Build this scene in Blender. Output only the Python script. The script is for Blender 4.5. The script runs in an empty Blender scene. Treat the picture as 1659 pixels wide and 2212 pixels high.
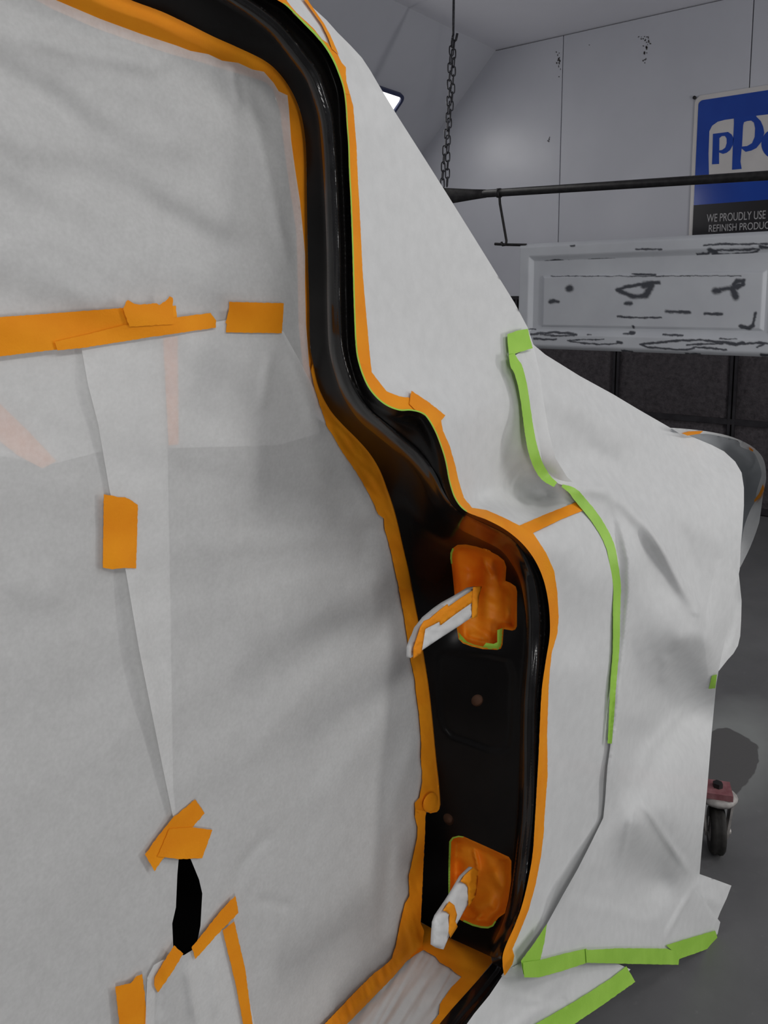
import bpy, math, random
import numpy as np
from mathutils import Vector
from mathutils.geometry import delaunay_2d_cdt

random.seed(4)
SC = bpy.context.scene
COL = SC.collection

# ------------------------------------------------------------------ camera
# world: x = along the truck (towards its front), y = into the truck, z = up
W, H = 1659, 2212
FPX = 1740.0
YAW = math.radians(38.4)          # truck axis lies this far right of the view
PITCH = math.radians(7.0)
HORIZON = 660.0
CX, CY = 829.5, HORIZON + FPX * math.tan(PITCH)
CAM = np.array([0.0, 0.0, 1.45])
Fh = np.array([math.cos(YAW), math.sin(YAW), 0.0])
RV = np.array([math.sin(YAW), -math.cos(YAW), 0.0])
FV = Fh * math.cos(PITCH) + np.array([0, 0, -math.sin(PITCH)])
UV = np.cross(RV, FV)

cam_d = bpy.data.cameras.new('camera')
cam_d.sensor_fit = 'VERTICAL'
cam_d.sensor_height = 36.0
cam_d.sensor_width = 27.0
cam_d.lens = 36.0 * FPX / H
cam_d.shift_y = (CY - H / 2) / H
cam_d.clip_start = 0.02
cam_o = bpy.data.objects.new('camera', cam_d)
COL.objects.link(cam_o)
cam_o.location = CAM
cam_o.rotation_euler = (math.pi / 2 - PITCH, 0, YAW - math.pi / 2)
SC.camera = cam_o

# ------------------------------------------------------------------ world, exposure
world = bpy.data.worlds.new('world')
SC.world = world
world.use_nodes = True
world.node_tree.nodes['Background'].inputs[0].default_value = (0.80, 0.85, 0.92, 1)
world.node_tree.nodes['Background'].inputs[1].default_value = 0.03
SC.view_settings.view_transform = 'Standard'
SC.view_settings.look = 'None'
SC.view_settings.gamma = 1.0
SC.view_settings.exposure = 0.06
SC.view_settings.use_curve_mapping = False

# booth dimensions
XW = 5.9            # wall ahead of the truck
XR = -3.4           # wall behind
ZC = 3.5            # ceiling
YS = 3.52           # far ceiling edge where the sloped soffit starts
YN = -0.95          # near ceiling edge
SOF = 1.05          # soffit run at 45 degrees
LAMP_FAR, LAMP_NEAR, LAMP_LOW = 4.5, 10.5, 27.0


# ------------------------------------------------------------------ pixel -> place helpers
def ray(px, py):
    px = np.asarray(px, float); py = np.asarray(py, float)
    return (FV + np.multiply.outer((px - CX) / FPX, RV) + np.multiply.outer((CY - py) / FPX, UV))


def at(px, py, **k):
    """point where the sight line of a pixel meets a plane x=, y= or z= of the place"""
    d = ray(px, py)
    (ax, v), = k.items()
    i = 'xyz'.index(ax)
    t = (v - CAM[i]) / d[i]
    return CAM + d * t


def at_plane(px, py, p0, n):
    d = ray(px, py)
    t = np.dot(np.asarray(p0) - CAM, n) / np.dot(d, n)
    return CAM + d * t


def depth_of(p):
    return float(np.dot(np.asarray(p) - CAM, FV))


class Surf:
    """smooth surface through points of the place, thin-plate interpolation"""
    def __init__(self, ctrl, lam=1e-6):
        P, w = [], []
        for (px, py, ax, v) in ctrl:
            P.append((px / 1000.0, py / 1000.0)); w.append(1.0 / depth_of(at(px, py, **{ax: v})))
        P = np.array(P); w = np.array(w); n = len(P)
        K = self.phi(P, P) + lam * np.eye(n)
        Q = np.hstack([np.ones((n, 1)), P])
        A = np.block([[K, Q], [Q.T, np.zeros((3, 3))]])
        s = np.linalg.solve(A, np.concatenate([w, np.zeros(3)]))
        self.P, self.c, self.l = P, s[:n], s[n:]

    @staticmethod
    def phi(a, b):
        r2 = ((a[:, None, :] - b[None, :, :]) ** 2).sum(-1)
        return 0.5 * r2 * np.log(r2 + 1e-12)

    def inv(self, pts):
        q = np.asarray(pts, float) / 1000.0
        out = np.empty(len(q))
        for i in range(0, len(q), 4000):
            c = q[i:i + 4000]
            out[i:i + 4000] = self.phi(c, self.P) @ self.c + self.l[0] + c @ self.l[1:]
        return out

    def depth(self, pts):
        return 1.0 / self.inv(pts)

    def pts(self, pts, off=0.0):
        pts = np.asarray(pts, float)
        d = self.depth(pts) - off
        return CAM + ray(pts[:, 0], pts[:, 1]) * d[:, None]


class Plane:
    def __init__(self, ax, v): self.i, self.v = 'xyz'.index(ax), v
    def depth(self, pts):
        pts = np.asarray(pts, float)
        d = ray(pts[:, 0], pts[:, 1])
        return (self.v - CAM[self.i]) / d[:, self.i]
    pts = Surf.pts


class GPlane:
    def __init__(self, p0, n): self.p0, self.n = np.asarray(p0, float), np.asarray(n, float)
    def depth(self, pts):
        pts = np.asarray(pts, float)
        d = ray(pts[:, 0], pts[:, 1])
        return np.dot(self.p0 - CAM, self.n) / (d @ self.n)
    pts = Surf.pts


def cr(pts, n=6):
    """open Catmull-Rom through traced points"""
    P = np.array(pts, float)
    P = np.vstack([2 * P[0] - P[1], P, 2 * P[-1] - P[-2]])
    out = []
    for i in range(1, len(P) - 2):
        for k in range(n):
            t = k / n
            a, b, c, d = P[i - 1], P[i], P[i + 1], P[i + 2]
            out.append(0.5 * ((2 * b) + (-a + c) * t + (2 * a - 5 * b + 4 * c - d) * t * t + (-a + 3 * b - 3 * c + d) * t ** 3))
    out.append(P[-2])
    return [tuple(q) for q in out]


def inside(pts, poly):
    P = np.asarray(pts, float); V = np.asarray(poly, float)
    x, y = P[:, 0], P[:, 1]
    c = np.zeros(len(P), bool)
    j = len(V) - 1
    for i in range(len(V)):
        xi, yi = V[i]; xj, yj = V[j]
        if yi != yj:
            m = ((yi > y) != (yj > y)) & (x < (xj - xi) * (y - yi) / (yj - yi) + xi)
            c ^= m
        j = i
    return c


def dist_line(pts, line, closed=False):
    P = np.asarray(pts, float); L = [np.asarray(q, float) for q in line]
    if closed: L = L + [L[0]]
    best = np.full(len(P), 1e9)
    for a, b in zip(L[:-1], L[1:]):
        ab = b - a
        t = np.clip(((P - a) @ ab) / (ab @ ab + 1e-9), 0, 1)
        best = np.minimum(best, np.hypot(*(P - a - t[:, None] * ab).T))
    return best


def side_line(pts, line):
    """signed distance: positive to the right-hand side when walking along the line in image axes"""
    P = np.asarray(pts, float); L = [np.asarray(q, float) for q in line]
    best = np.full(len(P), 1e9); sg = np.ones(len(P))
    for a, b in zip(L[:-1], L[1:]):
        ab = b - a
        t = np.clip(((P - a) @ ab) / (ab @ ab + 1e-9), 0, 1)
        v = P - a - t[:, None] * ab
        d = np.hypot(v[:, 0], v[:, 1])
        m = d < best
        best[m] = d[m]
        sg[m] = np.sign(ab[1] * v[m, 0] - ab[0] * v[m, 1])
    return best * sg


def sstep(a, b, x):
    t = np.clip((x - a) / (b - a), 0, 1)
    return t * t * (3 - 2 * t)


_rng = np.random.RandomState(11)
_PERM = np.concatenate([_rng.permutation(512)] * 2)
_G = _rng.uniform(0, 2 * math.pi, 512)


def noise2(x, y):
    xi = np.floor(x).astype(int); yi = np.floor(y).astype(int)
    xf, yf = x - xi, y - yi
    def g(ix, iy, dx, dy):
        a = _G[_PERM[(_PERM[ix & 511] + iy) & 511]]
        return np.cos(a) * dx + np.sin(a) * dy
    u = xf ** 3 * (xf * (xf * 6 - 15) + 10); v = yf ** 3 * (yf * (yf * 6 - 15) + 10)
    a = g(xi, yi, xf, yf); b = g(xi + 1, yi, xf - 1, yf)
    c = g(xi, yi + 1, xf, yf - 1); d = g(xi + 1, yi + 1, xf - 1, yf - 1)
    return (a * (1 - u) + b * u) * (1 - v) + (c * (1 - u) + d * u) * v


def fold(pts, ang, lx, ly, seed=0.0, ridged=False):
    """stretched folds: ang = direction of the folds in image degrees, lx along, ly across"""
    P = np.asarray(pts, float); a = math.radians(ang)
    u = P[:, 0] * math.cos(a) + P[:, 1] * math.sin(a); v = -P[:, 0] * math.sin(a) + P[:, 1] * math.cos(a)
    n = noise2(u / lx + seed, v / ly + seed * 1.7)
    return (1 - 2.2 * np.abs(n)) - 0.6 if ridged else n


def creases(pts, segs):
    """segs: (polyline, height m, half width px[, sharp]) ; soft ridges or valleys"""
    z = np.zeros(len(pts))
    P = np.asarray(pts, float)
    for s in segs:
        d = dist_line(pts, s[0])
        a, b = np.asarray(s[0][0], float), np.asarray(s[0][-1], float)
        ln = np.hypot(*(b - a)) + 1e-6
        t = ((P - a) @ (b - a)) / ln ** 2
        q = sstep(-0.02, 0.3, t) * sstep(-0.02, 0.3, 1 - t)
        if len(s) > 3 and s[3]:
            z += q * s[1] * np.maximum(0, 1 - d / s[2]) ** 1.5
        else:
            z += q * s[1] * np.exp(-(d / s[2]) ** 2)
    return z


def lap(pts, line, h, right, left):
    """a fold lying over: steep on one side of the line, easing out on the other"""
    sd = side_line(pts, line)
    a, b = np.asarray(line[0], float), np.asarray(line[-1], float)
    t = ((np.asarray(pts, float) - a) @ (b - a)) / ((b - a) @ (b - a))
    q = sstep(-0.02, 0.15, t) * sstep(-0.02, 0.15, 1 - t)
    return h * q * np.where(sd > 0, np.exp(-np.abs(sd) / right), np.exp(-(sd / left) ** 2))


# ------------------------------------------------------------------ materials
MATS = {}


def mat(name):
    m = bpy.data.materials.new(name); m.use_nodes = True
    nt = m.node_tree; b = nt.nodes['Principled BSDF']
    MATS[name] = m
    return m, nt, b


def nd(nt, t, **k):
    n = nt.nodes.new(t)
    for a, v in k.items(): setattr(n, a, v)
    return n


def ramp(nt, stops):
    r = nt.nodes.new('ShaderNodeValToRGB')
    while len(r.color_ramp.elements) < len(stops): r.color_ramp.elements.new(0.5)
    for e, (p, c) in zip(r.color_ramp.elements, stops):
        e.position = p; e.color = (*c, 1)
    return r


def coords(nt, kind='Object'):
    return nt.nodes.new('ShaderNodeTexCoord').outputs[kind]


def mottled(name, c1, c2, scale, rough, spec=0.4, bump=0.0, bscale=None, detail=4, coat=0.0, metal=0.0, transp=0.0, coord='Object', dist=0.002, sss=0.0):
    m, nt, b = mat(name)
    tc = coords(nt, coord)
    n = nd(nt, 'ShaderNodeTexNoise'); n.inputs['Scale'].default_value = scale; n.inputs['Detail'].default_value = detail
    nt.links.new(tc, n.inputs['Vector'])
    r = ramp(nt, [(0.32, c1), (0.68, c2)])
    nt.links.new(n.outputs['Fac'], r.inputs[0]); nt.links.new(r.outputs[0], b.inputs['Base Color'])
    b.inputs['Roughness'].default_value = rough
    b.inputs['Specular IOR Level'].default_value = spec
    b.inputs['Metallic'].default_value = metal
    b.inputs['Coat Weight'].default_value = coat
    b.inputs['Coat Roughness'].default_value = 0.06
    if bump:
        n2 = nd(nt, 'ShaderNodeTexNoise'); n2.inputs['Scale'].default_value = bscale or scale; n2.inputs['Detail'].default_value = 6
        nt.links.new(tc, n2.inputs['Vector'])
        bp = nd(nt, 'ShaderNodeBump'); bp.inputs['Strength'].default_value = bump; bp.inputs['Distance'].default_value = dist
        nt.links.new(n2.outputs['Fac'], bp.inputs['Height']); nt.links.new(bp.outputs[0], b.inputs['Normal'])
    if transp:
        out = nt.nodes['Material Output']
        tr = nd(nt, 'ShaderNodeBsdfTransparent'); mx = nd(nt, 'ShaderNodeMixShader')
        n3 = nd(nt, 'ShaderNodeTexNoise'); n3.inputs['Scale'].default_value = 240; n3.inputs['Detail'].default_value = 3
        nt.links.new(tc, n3.inputs['Vector'])
        mp = nd(nt, 'ShaderNodeMapRange'); mp.inputs['From Min'].default_value = 0.3; mp.inputs['From Max'].default_value = 0.7
        mp.inputs['To Min'].default_value = transp * 0.9; mp.inputs['To Max'].default_value = transp * 1.1
        nt.links.new(n3.outputs['Fac'], mp.inputs['Value'])
        nt.links.new(mp.outputs[0], mx.inputs[0]); nt.links.new(b.outputs[0], mx.inputs[1]); nt.links.new(tr.outputs[0], mx.inputs[2])
        nt.links.new(mx.outputs[0], out.inputs[0])
    return m


PAPER = mottled('thin masking paper', (0.85, 0.855, 0.85), (0.90, 0.905, 0.90), 60, 0.62, 0.2, 0.05, 380, transp=0.34)
PAPER2 = mottled('doubled masking paper', (0.735, 0.745, 0.745), (0.785, 0.795, 0.795), 50, 0.60, 0.25, 0.06, 380, transp=0.08)
ORANGE = mottled('orange masking tape', (0.87, 0.275, 0.010), (0.96, 0.355, 0.014), 14, 0.6, 0.15, 0.18, 500)
ORANGE_AGED = mottled('wrinkled orange tape', (0.84, 0.23, 0.010), (0.96, 0.35, 0.018), 18, 0.5, 0.25, 0.25, 40, dist=0.003)
GREEN = mottled('green fine line tape', (0.33, 0.63, 0.065), (0.40, 0.72, 0.09), 20, 0.5, 0.35, 0.12, 400)
BLACK = mottled('black gloss paint', (0.0055, 0.005, 0.005), (0.008, 0.0075, 0.0075), 9, 0.26, 0.11, 0.02, 220)
GLOSS = mottled('wiped black gloss', (0.008, 0.0078, 0.008), (0.016, 0.0155, 0.016), 30, 0.17, 0.42, 0.05, 130, coat=0.12)
SHELL = mottled('bare dark cab inside', (0.006, 0.006, 0.006), (0.012, 0.011, 0.011), 6, 0.8, 0.1)
PLUG = mottled('brown rubber plug', (0.075, 0.035, 0.02), (0.10, 0.048, 0.028), 40, 0.6, 0.3)
FLOOR_FRAME = mottled('dark galvanised frame', (0.028, 0.026, 0.030), (0.045, 0.043, 0.048), 12, 0.6, 0.3, metal=0.2)
STEEL = mottled('sooty steel', (0.018, 0.017, 0.018), (0.04, 0.038, 0.038), 30, 0.5, 0.4, 0.2, 120, metal=0.4)
CHAINM = mottled('dull chain steel', (0.03, 0.03, 0.035), (0.07, 0.07, 0.08), 60, 0.5, 0.4, metal=0.5)
RUBBER = mottled('worn black rubber', (0.018, 0.017, 0.016), (0.04, 0.038, 0.036), 40, 0.7, 0.25, 0.3, 90)
ZINC = mottled('dusty zinc', (0.32, 0.30, 0.29), (0.5, 0.48, 0.46), 45, 0.55, 0.4, metal=0.25)
PINK = mottled('faded red paint', (0.22, 0.075, 0.085), (0.33, 0.15, 0.16), 40, 0.5, 0.4)
SIGNW = mottled('white enamel', (0.62, 0.60, 0.59), (0.66, 0.64, 0.63), 6, 0.18, 0.5)
SIGNB = mottled('blue enamel', (0.010, 0.055, 0.36), (0.012, 0.065, 0.40), 6, 0.14, 0.5)
SIGNK = mottled('black enamel', (0.014, 0.013, 0.016), (0.018, 0.017, 0.02), 6, 0.25, 0.5)
SIGNT = mottled('grey lettering', (0.42, 0.41, 0.42), (0.45, 0.44, 0.45), 6, 0.4, 0.3)
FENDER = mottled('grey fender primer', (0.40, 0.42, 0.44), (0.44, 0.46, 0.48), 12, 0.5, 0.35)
LAMPFR = mottled('dark blue lamp rim', (0.02, 0.03, 0.09), (0.03, 0.04, 0.12), 9, 0.4, 0.4)
CEIL = mottled('ceiling enamel', (0.82, 0.82, 0.87), (0.86, 0.86, 0.91), 1.4, 0.36, 0.4, 0.02, 30)


def panel_material():
    """white booth sheet steel with grime collecting along seams and some peeled flecks"""
    m, nt, b = mat('white booth panel')
    tc = coords(nt)
    n = nd(nt, 'ShaderNodeTexNoise'); n.inputs['Scale'].default_value = 1.8; n.inputs['Detail'].default_value = 5
    nt.links.new(tc, n.inputs['Vector'])
    r = ramp(nt, [(0.3, (0.53, 0.54, 0.59)), (0.7, (0.58, 0.59, 0.64))])
    nt.links.new(n.outputs['Fac'], r.inputs[0])
    n2 = nd(nt, 'ShaderNodeTexNoise'); n2.inputs['Scale'].default_value = 7; n2.inputs['Detail'].default_value = 8
    mp = nd(nt, 'ShaderNodeMapping'); mp.inputs['Scale'].default_value = (1, 1.6, 0.5)
    nt.links.new(tc, mp.inputs['Vector']); nt.links.new(mp.outputs[0], n2.inputs['Vector'])
    r2 = ramp(nt, [(0.86, (0, 0, 0)), (0.88, (1, 1, 1))])
    nt.links.new(n2.outputs['Fac'], r2.inputs[0])
    mx = nd(nt, 'ShaderNodeMix', data_type='RGBA')
    nt.links.new(r2.outputs[0], mx.inputs['Factor']); nt.links.new(r.outputs[0], mx.inputs['A'])
    mx.inputs['B'].default_value = (0.10, 0.095, 0.10, 1)
    nt.links.new(mx.outputs['Result'], b.inputs['Base Color'])
    b.inputs['Roughness'].default_value = 0.32
    b.inputs['Specular IOR Level'].default_value = 0.38
    n3 = nd(nt, 'ShaderNodeTexNoise'); n3.inputs['Scale'].default_value = 2.2
    nt.links.new(tc, n3.inputs['Vector'])
    bp = nd(nt, 'ShaderNodeBump'); bp.inputs['Strength'].default_value = 0.25; bp.inputs['Distance'].default_value = 0.02
    nt.links.new(n3.outputs['Fac'], bp.inputs['Height']); nt.links.new(bp.outputs[0], b.inputs['Normal'])
    return m


PANEL = panel_material()


def filter_material():
    m, nt, b = mat('dark exhaust filter fibre')
    tc = coords(nt)
    n = nd(nt, 'ShaderNodeTexNoise'); n.inputs['Scale'].default_value = 30; n.inputs['Detail'].default_value = 8; n.inputs['Roughness'].default_value = 0.75
    nt.links.new(tc, n.inputs['Vector'])
    r = ramp(nt, [(0.3, (0.065, 0.058, 0.064)), (0.7, (0.16, 0.145, 0.155))])
    nt.links.new(n.outputs['Fac'], r.inputs[0]); nt.links.new(r.outputs[0], b.inputs['Base Color'])
    b.inputs['Roughness'].default_value = 0.95; b.inputs['Specular IOR Level'].default_value = 0.1
    bp = nd(nt, 'ShaderNodeBump'); bp.inputs['Strength'].default_value = 1.0; bp.inputs['Distance'].default_value = 0.02
    nt.links.new(n.outputs['Fac'], bp.inputs['Height']); nt.links.new(bp.outputs[0], b.inputs['Normal'])
    return m


FILTER = filter_material()


def floor_material(cx, cy):
    """grey sealed concrete with fine specks and an overspray outline left by a masked part"""
    m, nt, b = mat('grey booth floor')
    tc = coords(nt)
    n = nd(nt, 'ShaderNodeTexNoise'); n.inputs['Scale'].default_value = 2.2; n.inputs['Detail'].default_value = 9; n.inputs['Roughness'].default_value = 0.62
    nt.links.new(tc, n.inputs['Vector'])
    r = ramp(nt, [(0.3, (0.11, 0.111, 0.115)), (0.7, (0.165, 0.165, 0.168))])
    nt.links.new(n.outputs['Fac'], r.inputs[0])
    v = nd(nt, 'ShaderNodeTexNoise'); v.inputs['Scale'].default_value = 55; v.inputs['Detail'].default_value = 3
    nt.links.new(tc, v.inputs['Vector'])
    r2 = ramp(nt, [(0.66, (0, 0, 0)), (0.78, (0.6, 0.6, 0.6))])
    nt.links.new(v.outputs['Fac'], r2.inputs[0])
    mx = nd(nt, 'ShaderNodeMix', data_type='RGBA')
    nt.links.new(r2.outputs[0], mx.inputs['Factor']); nt.links.new(r.outputs[0], mx.inputs['A']); mx.inputs['B'].default_value = (0.21, 0.21, 0.21, 1)
    # overspray halo round a masked outline
    wob = nd(nt, 'ShaderNodeTexNoise'); wob.inputs['Scale'].default_value = 9; nt.links.new(tc, wob.inputs['Vector'])
    def disc(sx, sy, ox, oy, wobble, lo, hi):
        mp = nd(nt, 'ShaderNodeMapping'); mp.vector_type = 'POINT'
        mp.inputs['Location'].default_value = (-(cx + ox) / sx, -(cy + oy) / sy, 0); mp.inputs['Scale'].default_value = (1 / sx, 1 / sy, 0)
        nt.links.new(tc, mp.inputs['Vector'])
        ln = nd(nt, 'ShaderNodeVectorMath', operation='LENGTH'); nt.links.new(mp.outputs[0], ln.inputs[0])
        ad = nd(nt, 'ShaderNodeMath', operation='MULTIPLY_ADD'); nt.links.new(wob.outputs['Fac'], ad.inputs[0]); ad.inputs[1].default_value = wobble
        nt.links.new(ln.outputs['Value'], ad.inputs[2])
        mr = nd(nt, 'ShaderNodeMapRange'); mr.inputs['From Min'].default_value = hi; mr.inputs['From Max'].default_value = lo
        nt.links.new(ad.outputs[0], mr.inputs['Value'])
        return mr.outputs[0]
    halo = disc(0.44, 0.20, 0.10, 0.0, 0.3, 0.6, 1.25)
    core = disc(0.25, 0.115, 0.0, 0.0, 0.5, 1.20, 1.23)
    m1 = nd(nt, 'ShaderNodeMix', data_type='RGBA'); nt.links.new(halo, m1.inputs['Factor']); nt.links.new(mx.outputs['Result'], m1.inputs['A']); m1.inputs['B'].default_value = (0.25, 0.26, 0.255, 1)
    m2 = nd(nt, 'ShaderNodeMix', data_type='RGBA'); nt.links.new(core, m2.inputs['Factor']); nt.links.new(m1.outputs['Result'], m2.inputs['A']); m2.inputs['B'].default_value = (0.105, 0.103, 0.103, 1)
    nt.links.new(m2.outputs['Result'], b.inputs['Base Color'])
    b.inputs['Roughness'].default_value = 0.55; b.inputs['Specular IOR Level'].default_value = 0.35
    bp = nd(nt, 'ShaderNodeBump'); bp.inputs['Strength'].default_value = 0.2; bp.inputs['Distance'].default_value = 0.004
    nt.links.new(v.outputs['Fac'], bp.inputs['Height']); nt.links.new(bp.outputs[0], b.inputs['Normal'])
    return m


def primer_material():
    m, nt, b = mat('sanded grey primer')
    at_ = nd(nt, 'ShaderNodeAttribute', attribute_name='wear')
    tc = coords(nt)
    n = nd(nt, 'ShaderNodeTexNoise'); n.inputs['Scale'].default_value = 5; n.inputs['Detail'].default_value = 6
    nt.links.new(tc, n.inputs['Vector'])
    r = ramp(nt, [(0.3, (0.57, 0.59, 0.63)), (0.7, (0.63, 0.655, 0.69))])
    nt.links.new(n.outputs['Fac'], r.inputs[0])
    mx = nd(nt, 'ShaderNodeMix', data_type='RGBA')
    nt.links.new(at_.outputs['Fac'], mx.inputs['Factor']); nt.links.new(r.outputs[0], mx.inputs['A']); mx.inputs['B'].default_value = (0.07, 0.075, 0.09, 1)
    nt.links.new(mx.outputs['Result'], b.inputs['Base Color'])
    b.inputs['Roughness'].default_value = 0.5; b.inputs['Specular IOR Level'].default_value = 0.4
    return m


PRIMER = primer_material()


def lamp_material(strength):
    m, nt, b = mat('lit lamp lens')
    b.inputs['Base Color'].default_value = (0.9, 0.9, 0.9, 1)
    b.inputs['Emission Color'].default_value = (1.0, 0.985, 0.97, 1)
    b.inputs['Emission Strength'].default_value = strength
    return m


# ------------------------------------------------------------------ object helpers
def link(name, verts, faces, material, parent=None, smooth=True, recentre=True):
    verts = np.asarray(verts, float)
    c = np.zeros(3)
    if recentre:
        c = (verts.min(0) + verts.max(0)) / 2
    me = bpy.data.meshes.new(name)
    me.from_pydata([tuple(v) for v in (verts - c)], [], [tuple(int(i) for i in f) for f in faces])
    me.update()
    if smooth:
        me.polygons.foreach_set('use_smooth', [True] * len(me.polygons))
    if material: me.materials.append(material)
    o = bpy.data.objects.new(name, me)
    COL.objects.link(o)
    o.location = c
    if parent is not None:
        o.parent = parent
        o.location = c - np.array(world_loc(parent))
    return o


def world_loc(o):
    l = np.array(o.location)
    while o.parent is not None:
        o = o.parent; l = l + np.array(o.location)
    return l


def tag(o, label=None, cat=None, group=None, kind=None):
    if label: o['label'] = label
    if cat: o['category'] = cat
    if group: o['group'] = group
    if kind: o['kind'] = kind
    return o


def empty(name, loc, label=None, cat=None, group=None, kind=None):
    o = bpy.data.objects.new(name, None)
    COL.objects.link(o)
    o.location = loc
    o.empty_display_size = 0.1
    return tag(o, label, cat, group, kind)


class MB:
    def __init__(s): s.v, s.f = [], []
    def add(s, v, f):
        n = len(s.v); s.v += [tuple(q) for q in v]; s.f += [tuple(i + n for i in q) for q in f]; return s
    def box(s, a, b):
        x0, y0, z0 = a; x1, y1, z1 = b
        return s.add([(x0, y0, z0), (x1, y0, z0), (x1, y1, z0), (x0, y1, z0), (x0, y0, z1), (x1, y0, z1), (x1, y1, z1), (x0, y1, z1)],
                     [(0, 3, 2, 1), (4, 5, 6, 7), (0, 1, 5, 4), (1, 2, 6, 5), (2, 3, 7, 6), (3, 0, 4, 7)])
    def tube(s, path, r, n=10, cap=True):
        P = [np.asarray(p, float) for p in path]
        R = r if isinstance(r, (list, tuple)) else [r] * len(P)
        up = None; rings = []
        for i, p in enumerate(P):
            t = P[min(i + 1, len(P) - 1)] - P[max(i - 1, 0)]; t = t / (np.linalg.norm(t) + 1e-12)
            if up is None:
                up = np.cross(t, (0, 0, 1)) if abs(t[2]) < 0.9 else np.cross(t, (1, 0, 0))
            up = up - t * np.dot(up, t); up /= np.linalg.norm(up)
            w = np.cross(t, up)
            rings.append([p + R[i] * (math.cos(a) * up + math.sin(a) * w) for a in np.linspace(0, 2 * math.pi, n, endpoint=False)])
        v = [q for g in rings for q in g]; f = []
        for i in range(len(P) - 1):
            for k in range(n):
                f.append((i * n + k, i * n + (k + 1) % n, (i + 1) * n + (k + 1) % n, (i + 1) * n + k))
        if cap:
            f.append(tuple(range(n))[::-1]); f.append(tuple((len(P) - 1) * n + k for k in range(n)))
        return s.add(v, f)
    def build(s, name, material, parent=None, smooth=False):
        return link(name, s.v, s.f, material, parent, smooth)


def densify(poly, step, closed=True):
    out = []; n = len(poly)
    for i in range(n if closed else n - 1):
        a = np.asarray(poly[i], float); b = np.asarray(poly[(i + 1) % n], float)
        k = max(1, int(np.hypot(*(b - a)) / step + 0.5))
        for j in range(k): out.append(tuple(a + (b - a) * j / k))
    if not closed: out.append(tuple(poly[-1]))
    return out


def triangulate(poly, step, holes=(), extra=()):
    B = densify(poly, step); loops = [B] + [densify(h, step) for h in holes]
    V = []; E = []
    for L in loops:
        n = len(V); V += L
        E += [(n + i, n + (i + 1) % len(L)) for i in range(len(L))]
    P = np.array(poly, float)
    x0, y0 = P.min(0); x1, y1 = P.max(0)
    gx = []
    r = 0; yy = y0
    while yy < y1:
        xs = np.arange(x0 + (step / 2 if r % 2 else 0), x1, step)
        gx.append(np.stack([xs, np.full_like(xs, yy)], 1)); yy += step * 0.866; r += 1
    g = np.vstack(gx)
    if len(extra): g = np.vstack([g, np.array(extra, float)])
    m = inside(g, B)
    g = g[m]
    for h in holes: g = g[~inside(g, h)]
    d = np.full(len(g), 1e9)
    for L in loops: d = np.minimum(d, dist_line(g, L, True))
    g = g[d > step * 0.45]
    V = V + [tuple(q) for q in g]
    vo, eo, fo, *_ = delaunay_2d_cdt([Vector(q) for q in V], E, [], 0, 1e-5)
    vo = np.array([(q.x, q.y) for q in vo]); fo = np.array([tuple(f) for f in fo])
    c = vo[fo].mean(1)
    k = inside(c, B)
    for h in holes: k &= ~inside(c, h)
    fo = fo[k]
    used = np.unique(fo); idx = -np.ones(len(vo), int); idx[used] = np.arange(len(used))
    vo = vo[used]; fo = idx[fo]
    # make the faces look at the viewer (image y points down)
    a, b, cc = vo[fo[:, 0]], vo[fo[:, 1]], vo[fo[:, 2]]
    s = (b[:, 0] - a[:, 0]) * (cc[:, 1] - a[:, 1]) - (b[:, 1] - a[:, 1]) * (cc[:, 0] - a[:, 0])
    fo[s > 0] = fo[s > 0][:, ::-1]
    return vo, fo


def sheet(name, poly, surf, material, parent=None, step=8, off=0.0, disp=None, holes=(), extra=(), tails=()):
    v, f = triangulate(poly, step, holes, extra)
    o_ = np.full(len(v), float(off))
    if disp is not None: o_ = o_ + disp(v)
    p = surf.pts(v, o_)
    f = [tuple(q) for q in f]
    p = list(map(tuple, p))
    for (line, steps) in tails:     # the sheet goes on round the back: steps = list of (dx,dy,dz)
        L = np.array(densify(line, step * 1.5, False))
        oo = np.full(len(L), float(off)) + (disp(L) if disp is not None else 0)
        base = surf.pts(L, oo)
        rows = [base] + [base + np.array(s) for s in steps]
        n = len(p)
        for r in rows: p += list(map(tuple, r))
        k = len(L)
        for i in range(len(rows) - 1):
            for j in range(k - 1):
                f.append((n + i * k + j, n + i * k + j + 1, n + (i + 1) * k + j + 1, n + (i + 1) * k + j))
    return link(name, p, f, material, parent)


def torn(poly, amp, seed=0, edges=None, step=4):
    """roughen chosen edges (index list) of a polygon like torn tape"""
    rs = random.Random(seed); out = []
    n = len(poly)
    for i in range(n):
        a = np.asarray(poly[i], float); b = np.asarray(poly[(i + 1) % n], float)
        out.append(tuple(a))
        if edges is None or i in edges:
            k = int(np.hypot(*(b - a)) / step)
            nrm = np.array([-(b - a)[1], (b - a)[0]]); nrm = nrm / (np.hypot(*nrm) + 1e-9)
            for j in range(1, k):
                out.append(tuple(a + (b - a) * j / k + nrm * rs.uniform(-amp, amp)))
    return out


def Z(ox, oy, s, pts):
    """points read from an enlarged crop"""
    return [(ox + x / s, oy + y / s) for x, y in pts]


def ribbon(path, widths):
    """polygon of a strip of tape along a path; widths in px"""
    P = np.array(path, float); n = len(P)
    wd = np.interp(np.linspace(0, 1, n), np.linspace(0, 1, len(widths)), widths)
    T = np.gradient(P, axis=0); T /= np.hypot(T[:, 0], T[:, 1])[:, None]
    N = np.stack([-T[:, 1], T[:, 0]], 1)
    a = P + N * wd[:, None] / 2; b = P - N * wd[:, None] / 2
    return [tuple(q) for q in a] + [tuple(q) for q in b[::-1]]


def upto(line, a, b):
    return [q for q in line if a <= q[1] <= b]


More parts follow.
